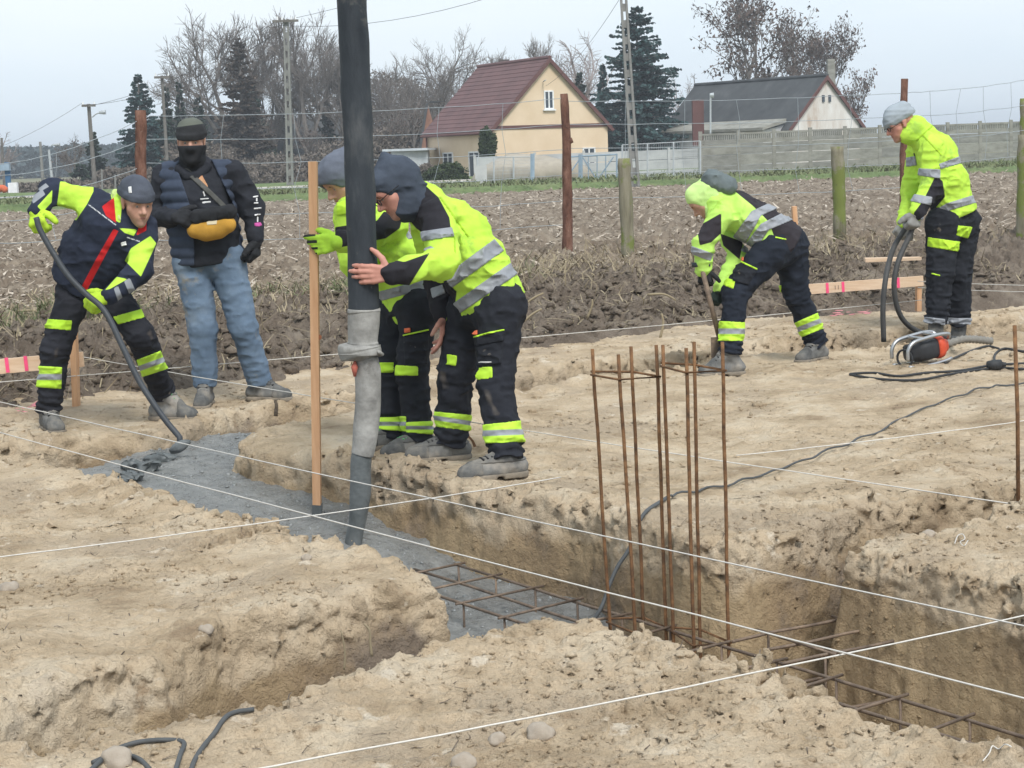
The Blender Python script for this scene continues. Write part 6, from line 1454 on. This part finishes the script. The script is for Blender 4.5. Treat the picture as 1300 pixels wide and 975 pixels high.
# 4 --- worker steering the hose
p = Person('hooded worker in front gripping the black hose with his bare hand', 8.6, dict(
    pelvis=(619, 372, 0), chest=(579, 297, 0), neck=(536, 256, 0), head=(503, 240, -.04), shR=(540, 272, .19), shL=(557, 276, -.17), elR=(556, 346, .22), wrR=(563, 400, .12), elL=(564, 334, -.42), wrL=(497, 347, -.665),
    hipR=(598, 390, .11), hipL=(636, 388, -.11), knR=(579, 478, .13), anR=(572, 560, .17), knL=(629, 483, -.17), anL=(643, 582, -.32)), (-.78, -.30, -.58), (-.5, -.05, .9), tr=.148, q=1.30, seed=4)
J = p.J
p.hands = {'L': hand_prims(J['wrL'] + [.0, 0, 0], (-.97, -.22, .02), (0, 1, 0), (.1, -.1, 1), ((.3, .35, .4), (.3, .35, .4), (.32, .35, .4), (.36, .35, .4)), spread=.06, th=(.35, .85, .2), g=.001, ls=1.05), 'R': hand_prims(J['wrR'], (-.05, -.1, -1), (-.9, .1, 0), (-.2, -1, 0), (.25, .3, .35, .45), spread=.05, ls=1.08)}
p.ears = False; p.body(MT['skin_red'], bare='RL')
fn, bx = p.jacket_fn(arm=(.080, .068, .052), hem=.055, amp=.018, collar=.09)
cloth('jacket', fn, bx, .009, jy('hi_vis_jacket_at_hose'), p.e, {'black': [([(512, 236), (537, 232), (557, 250), (571, 276), (573, 291), (537, 297), (528, 290), (515, 275)], (8.0, 8.75)), [(480, 325), (513, 332), (547, 320), (533, 342), (518, 366), (480, 368)], ([(536, 340), (580, 352), (583, 372), (574, 386), (562, 420), (540, 420), (536, 380)], (8.6, 9.2)), ([(548, 356), (560, 350), (580, 372), (578, 388), (562, 394), (548, 374)], (8.3, 8.75))]})
for pl, yr in (([(532, 294), (574, 288), (577, 300), (534, 307)], (-.6, -.08)), ([(536, 316), (547, 312), (578, 333), (566, 343)], (-.6, -.20)), ([(562, 352), (628, 303), (640, 318), (572, 367)], (-.5, .5)), ([(574, 386), (650, 332), (660, 346), (584, 398)], (-.5, .5)), ([(546, 366), (562, 361), (566, 372), (549, 379)], (-.1, .5))):
    patch('reflective_band', fn, pl, .0055, MT['silver'], p.e, 8.6, yr)
patch('yoke_seam', fn, [(557, 250), (560, 249), (596, 300), (594, 302)], .003, MT['seam'], p.e, 8.6, (-.6, .05), .005); patch('side_seam', fn, [(576, 300), (578, 300), (580, 350), (578, 350)], .003, MT['seam'], p.e, 8.6, (-.6, .05), .005)
patch('seam_piping', fn, [(558, 352), (560.5, 349), (580, 371), (577, 373)], .006, MT['lace_dark'], p.e, 8.6, (-.5, .1), .005)
p.hood(fabric('dark_slate_hood', (.050, .062, .085)), peak=True, open_=.074, sz=.885)
p.specs()
fn, bx = p.trouser_fn((.108, .086, .078, .078), amp=.018, seat=.115)
tb = fabric('dusty_black_trousers_at_hose', (.017, .019, .026), zones=[('dust', (.17, .145, .12), .02)], speck=DUST)
cloth('trousers', fn, bx, .009, tb, p.e, {'dust': [([(606, 489), (618, 489), (630, 508), (632, 523), (624, 524), (612, 506)], (8, 8.5)), [(559, 472), (566, 474), (567, 492), (560, 500)]]})
for pl, tri, yr in (([(556, 448), (581, 451), (579, 465), (556, 461)], None, (-.5, .15)), ([(598, 467), (625, 465), (626, 480), (603, 483)], None, (-.5, -.1)), ([(550, 522), (602, 527), (599, 548), (548, 541)], ((577, 524), (574, 544)), (-.5, .5)), ([(612, 539), (668, 533), (672, 561), (612, 563)], ((642, 536), (643, 562)), (-.6, .5))):
    patch('leg_band', fn, pl, .005, MT['triband'] if tri else MT['hivis'], p.e, 8.5, yr, .0065, tri)
patch('pocket', fn, [(601, 430), (641, 421), (637, 462), (606, 464)], .011, MT['work_black'], p.e, 8.5, (-.5, -.05)); patch('pocket_flap', fn, [(600, 428), (642, 419), (640, 433), (603, 440)], .017, MT['work_black'], p.e, 8.5, (-.5, -.05)); patch('pocket_piping', fn, [(597, 428), (622, 421), (641, 417.5), (641, 419.5), (622, 423.5), (598, 430)], .020, MT['hivis'], p.e, 8.5, (-.5, -.05), .005)
patch('pocket_tag', fn, [(598, 420), (606, 419), (606, 425), (598, 426)], .016, MT['orange_print'], p.e, 8.5, (-.5, -.05), .005); patch('pocket_print', fn, [(607, 459), (624, 458.5), (624, 460.5), (607, 461)], .013, MT['white_print'], p.e, 8.5, (-.5, -.05), .004)
p.boot('R', (-.97, -.25), MT['lace_dark'], .30); p.boot('L', (-.93, -.35), MT['lace_dark'], .31)

# 5 --- worker bending with a spade
p = Person('worker bending deep over a tool, yellow jacket with a dark back, feet apart', 12.2, dict(
    pelvis=(994, 303, .0), chest=(936, 268, .0), neck=(908, 258, -.02), head=(897, 253, -.04), shR=(910, 266, .20), shL=(915, 276, -.17), elR=(938, 326, .08), wrR=(914, 366, -.10), elL=(893, 312, -.22), wrL=(893, 342, -.18),
    hipR=(1003, 312, .10), hipL=(979, 318, -.09), knR=(1010, 371, .12), anR=(1037, 436, .20), knL=(934, 371, -.22), anL=(927, 448, -.32)), (-.85, .10, -.75), (-.4, 0, .8), tr=.125, q=1.35, seed=5)
J = p.J
p.hands = {'L': hand_prims(J['wrL'], (.1, -.05, -1), (.3, .9, 0), (.8, -.4, 0), (1.0, 1.1, 1.1, 1.1), g=.004), 'R': hand_prims(J['wrR'], (-.35, -.1, -.9), (-.2, .9, 0), (.6, -.3, .1), (1.0, 1.1, 1.1, 1.1), g=.004)}
p.ears = False; p.body(MT['skin'])
fn, bx = p.jacket_fn(arm=(.074, .064, .052), hem=.045, extra=[rc(J['neck'], p.H(0, -.04, -.05), .09)])
cloth('jacket', fn, bx, .0095, fabric('pale_hi_vis_jacket', (.46, .74, .14), var=.12, zones=[('black', (.030, .026, .031)), ('silver', (.26, .275, .30))]), p.e, {'black': [([(924, 236), (950, 228), (990, 245), (1036, 290), (1042, 340), (983, 340), (983, 302), (976, 282), (956, 262)], (11.5, 13.2)), [(884, 288), (916, 270), (916, 296), (903, 308), (888, 312)], ([(914, 296), (944, 307), (939, 330), (918, 312)], (11.5, 12.6))]})
for pl in ([(930, 301), (954, 268), (993, 250), (1002, 258), (966, 274), (946, 310)], [(940, 318), (966, 284), (1005, 264), (1016, 275), (976, 292), (954, 324)]):
    patch('reflective_band', fn, pl, .0055, MT['silver'], p.e, 12.2, (-.5, .5))
patch('cuff_band', fn, [(878, 312), (906, 322), (902, 332), (876, 322)], .005, MT['silver'], p.e, 12.0, (-.4, .1))
p.hood(fabric('pale_yellow_hood', (.52, .74, .26), var=.12), peak=False, open_=.07, sz=.86)
cap = [rc(p.H(0, -.11, .06), p.H(0, -.16, -.03), .075, .06, p.r, 1.3)]
cloth('thrown_back_hood', folds(union(cap, .03), .016, (12, 12, 12), 9), bbox(cap, .03), .008, fabric('grey_green_hood', (.12, .145, .15)), p.e)
fn, bx = p.trouser_fn((.118, .088, .078, .074), amp=.017, seat=.125); cloth('trousers', fn, bx, .0095, fabric('navy_black_trousers', (.012, .016, .026)), p.e)
for pl, tri, yr in (([(920, 352), (934, 356), (931, 367), (918, 362)], None, (-.7, 0)), ([(985, 362), (992, 362), (992, 372), (985, 372)], None, (-.3, .5)), ([(904, 407), (946, 409), (946, 433), (904, 433)], ((927, 408), (927, 433)), (-.7, .5)), ([(1008, 410), (1040, 396), (1048, 416), (1016, 429)], ((1023, 403), (1031, 423)), (-.5, .6))):
    patch('leg_band', fn, pl, .0045, MT['triband'] if tri else MT['hivis'], p.e, 12.15, yr, .0065, tri)
patch('pocket', fn, [(930, 338), (944, 332), (962, 342), (950, 362), (930, 356)], .013, MT['work_black'], p.e, 12.1, (-.6, -.05)); patch('pocket_piping', fn, [(938, 332), (941, 331), (962, 341), (961, 343)], .018, MT['hivis'], p.e, 12.1, (-.6, -.05), .005); patch('back_pocket_piping', fn, [(984, 300), (998, 303), (1005, 298), (1006, 300), (999, 305), (984, 302)], .006, MT['hivis'], p.e, 12.15, (-.6, .0), .005)
patch('pocket_tag', fn, [(937, 326), (944, 326), (944, 331), (937, 331)], .016, MT['orange_print'], p.e, 12.1, (-.6, -.05), .005)
p.boot('R', (-.7, -.7), MT['lace_dark']); p.boot('L', (-.97, -.2), MT['lace_dark'])
p.glove('L', MT['glove_black']); p.glove('R', fabric('green_black_glove', (.022, .036, .030)))
t = thing('spade', 'narrow dark spade held by the worker bending over the sand', 'spade', P(914, 455, 12.0))
g0, g1 = P(890, 336, 11.98), P(914, 432, 11.98)
MB().tube([g0, g1], .017, 8).obj('shaft', MT['steel'], t, True)
MB().tube([g0 - [.06, 0, 0], g0 + [.06, 0, 0]], .016, 8).obj('grip', MT['rubber'], t, True)
MB().box(P(917, 449, 11.98), .15, .012, .22, jit=.003).obj('blade', MT['steel'], t)

# 6 --- worker with the vibrator hose
p = Person('worker at the right in yellow jacket and grey cap, holding the vibrator hose', 14.0, dict(
    pelvis=(1211, 264, 0), chest=(1188, 196, 0), neck=(1162, 164, 0), head=(1143, 157, -.02), shR=(1168, 182, .18), shL=(1182, 186, -.16), elR=(1158, 242, .18), wrR=(1149, 282, -.02), elL=(1183, 238, -.22), wrL=(1163, 270, -.34),
    hipR=(1222, 282, .09), hipL=(1198, 284, -.09), knR=(1216, 346, .08), anR=(1218, 410, .12), knL=(1193, 348, -.12), anL=(1189, 408, -.12)), (-.92, -.16, -.42), (-.3, 0, 1), tr=.155, q=1.28, seed=6)
J = p.J
p.hands = {'L': hand_prims(J['wrL'], (-.25, -.1, -.95), (-.3, .9, 0), (-.8, -.4, .2), (1.0, 1.1, 1.15, 1.15), g=.010, ls=1.08), 'R': hand_prims(J['wrR'], (-.4, -.1, -.9), (.1, .95, 0), (.85, -.2, -.2), (1.0, 1.1, 1.15, 1.15), g=.010, ls=1.08)}
p.body(MT['skin_red'])
fn, bx = p.jacket_fn(arm=(.092, .078, .06), hem=.035, amp=.02, collar=.095, extra=[rc(J['neck'], p.H(0, -.03, -.09), .088)])
cloth('jacket', fn, bx, .0095, jy('bright_hi_vis_jacket'), p.e, {'black': [([(1188, 222), (1197, 230), (1200, 250), (1178, 276), (1160, 282), (1160, 270), (1172, 254)], (13.2, 14.05))]})
for pl, yr in (([(1192, 208), (1232, 193), (1234, 203), (1194, 215)], (-.5, .5)), ([(1158, 213), (1194, 215), (1194, 227), (1160, 222)], (-.6, -.06)), ([(1154, 245), (1184, 250), (1182, 261), (1154, 255)], (-.6, -.1)), ([(1168, 278), (1202, 258), (1250, 243), (1254, 253), (1206, 267), (1174, 288)], (-.5, .5)), ([(1150, 200), (1162, 198), (1164, 210), (1150, 212)], (-.1, .5))):
    patch('reflective_band', fn, pl, .006, MT['silver'], p.e, 14.0, yr)
patch('chest_zip', fn, [(1159, 194), (1161, 194), (1163.5, 208), (1161.5, 208)], .004, MT['lace_dark'], p.e, 14.0, (-.6, .0), .005); patch('collar_seam', fn, [(1162, 178), (1184, 158), (1185, 160), (1163, 180)], .003, MT['seam'], p.e, 14.0, (-.6, .1), .005); patch('shoulder_seam', fn, [(1172, 170), (1196, 196), (1195, 198), (1170, 172)], .003, MT['seam'], p.e, 14.0, (-.6, .05), .005)
p.beanie(fabric('pale_grey_beanie', (.30, .34, .375), var=.15), .020, slouch=.03); p.specs()
fn, bx = p.trouser_fn((.128, .102, .094, .086), amp=.018, seat=.135); cloth('trousers', fn, bx, .0095, MT['work_black'], p.e); p.bm = 'boot_dark'
for pl, m_, yr in (([(1178, 301), (1221, 307), (1219, 320), (1177, 313)], 'hivis', (-.6, -.03)), ([(1216, 286), (1235, 288), (1229, 303), (1214, 299)], 'hivis', (-.6, .1)), ([(1166, 401), (1200, 405), (1200, 414), (1166, 409)], 'silver', (-.6, .03)), ([(1201, 403), (1236, 404), (1236, 412), (1201, 412)], 'silver', (-.1, .5)), ([(1182, 346), (1194, 349), (1194, 351), (1182, 348)], 'hivis', (-.6, 0))):
    patch('leg_band', fn, pl, .005, MT[m_], p.e, 13.95, yr, .0065)
p.boot('R', (-.9, -.4), MT['lace_dark']); p.boot('L', (-.95, -.3), MT['lace_dark'])
p.glove('L', MT['glove_grey']); p.glove('R', MT['glove_grey'])
t = thing('vibrator_hose', 'dark vibrator hose hanging in a loop from the gloves of the right worker', 'hose', P(1140, 430, 13.6))
hm = mat('worn_black_hose', (.055, .055, .055), scale=14, rough=.6, speck=((.17, .16, .15), 9, .62))
MB().tube(spline([P(1160, 274, 13.80), P(1148, 292, 13.85), P(1134, 316, 13.75), P(1125, 350, 13.55), P(1121, 390, 13.5), P(1122, 434, 13.5)], 6), .020, 10).obj('poker', hm, t, True)
MB().tube(spline([P(1166, 268, 13.72), P(1156, 296, 13.70), P(1141, 330, 13.62), P(1135, 362, 13.58), P(1140, 393, 13.6), P(1152, 412, 13.65), P(1172, 423, 13.7), P(1200, 428, 13.4), P(1222, 432, 12.5)], 6), .020, 10).obj('drive_hose', hm, t, True)
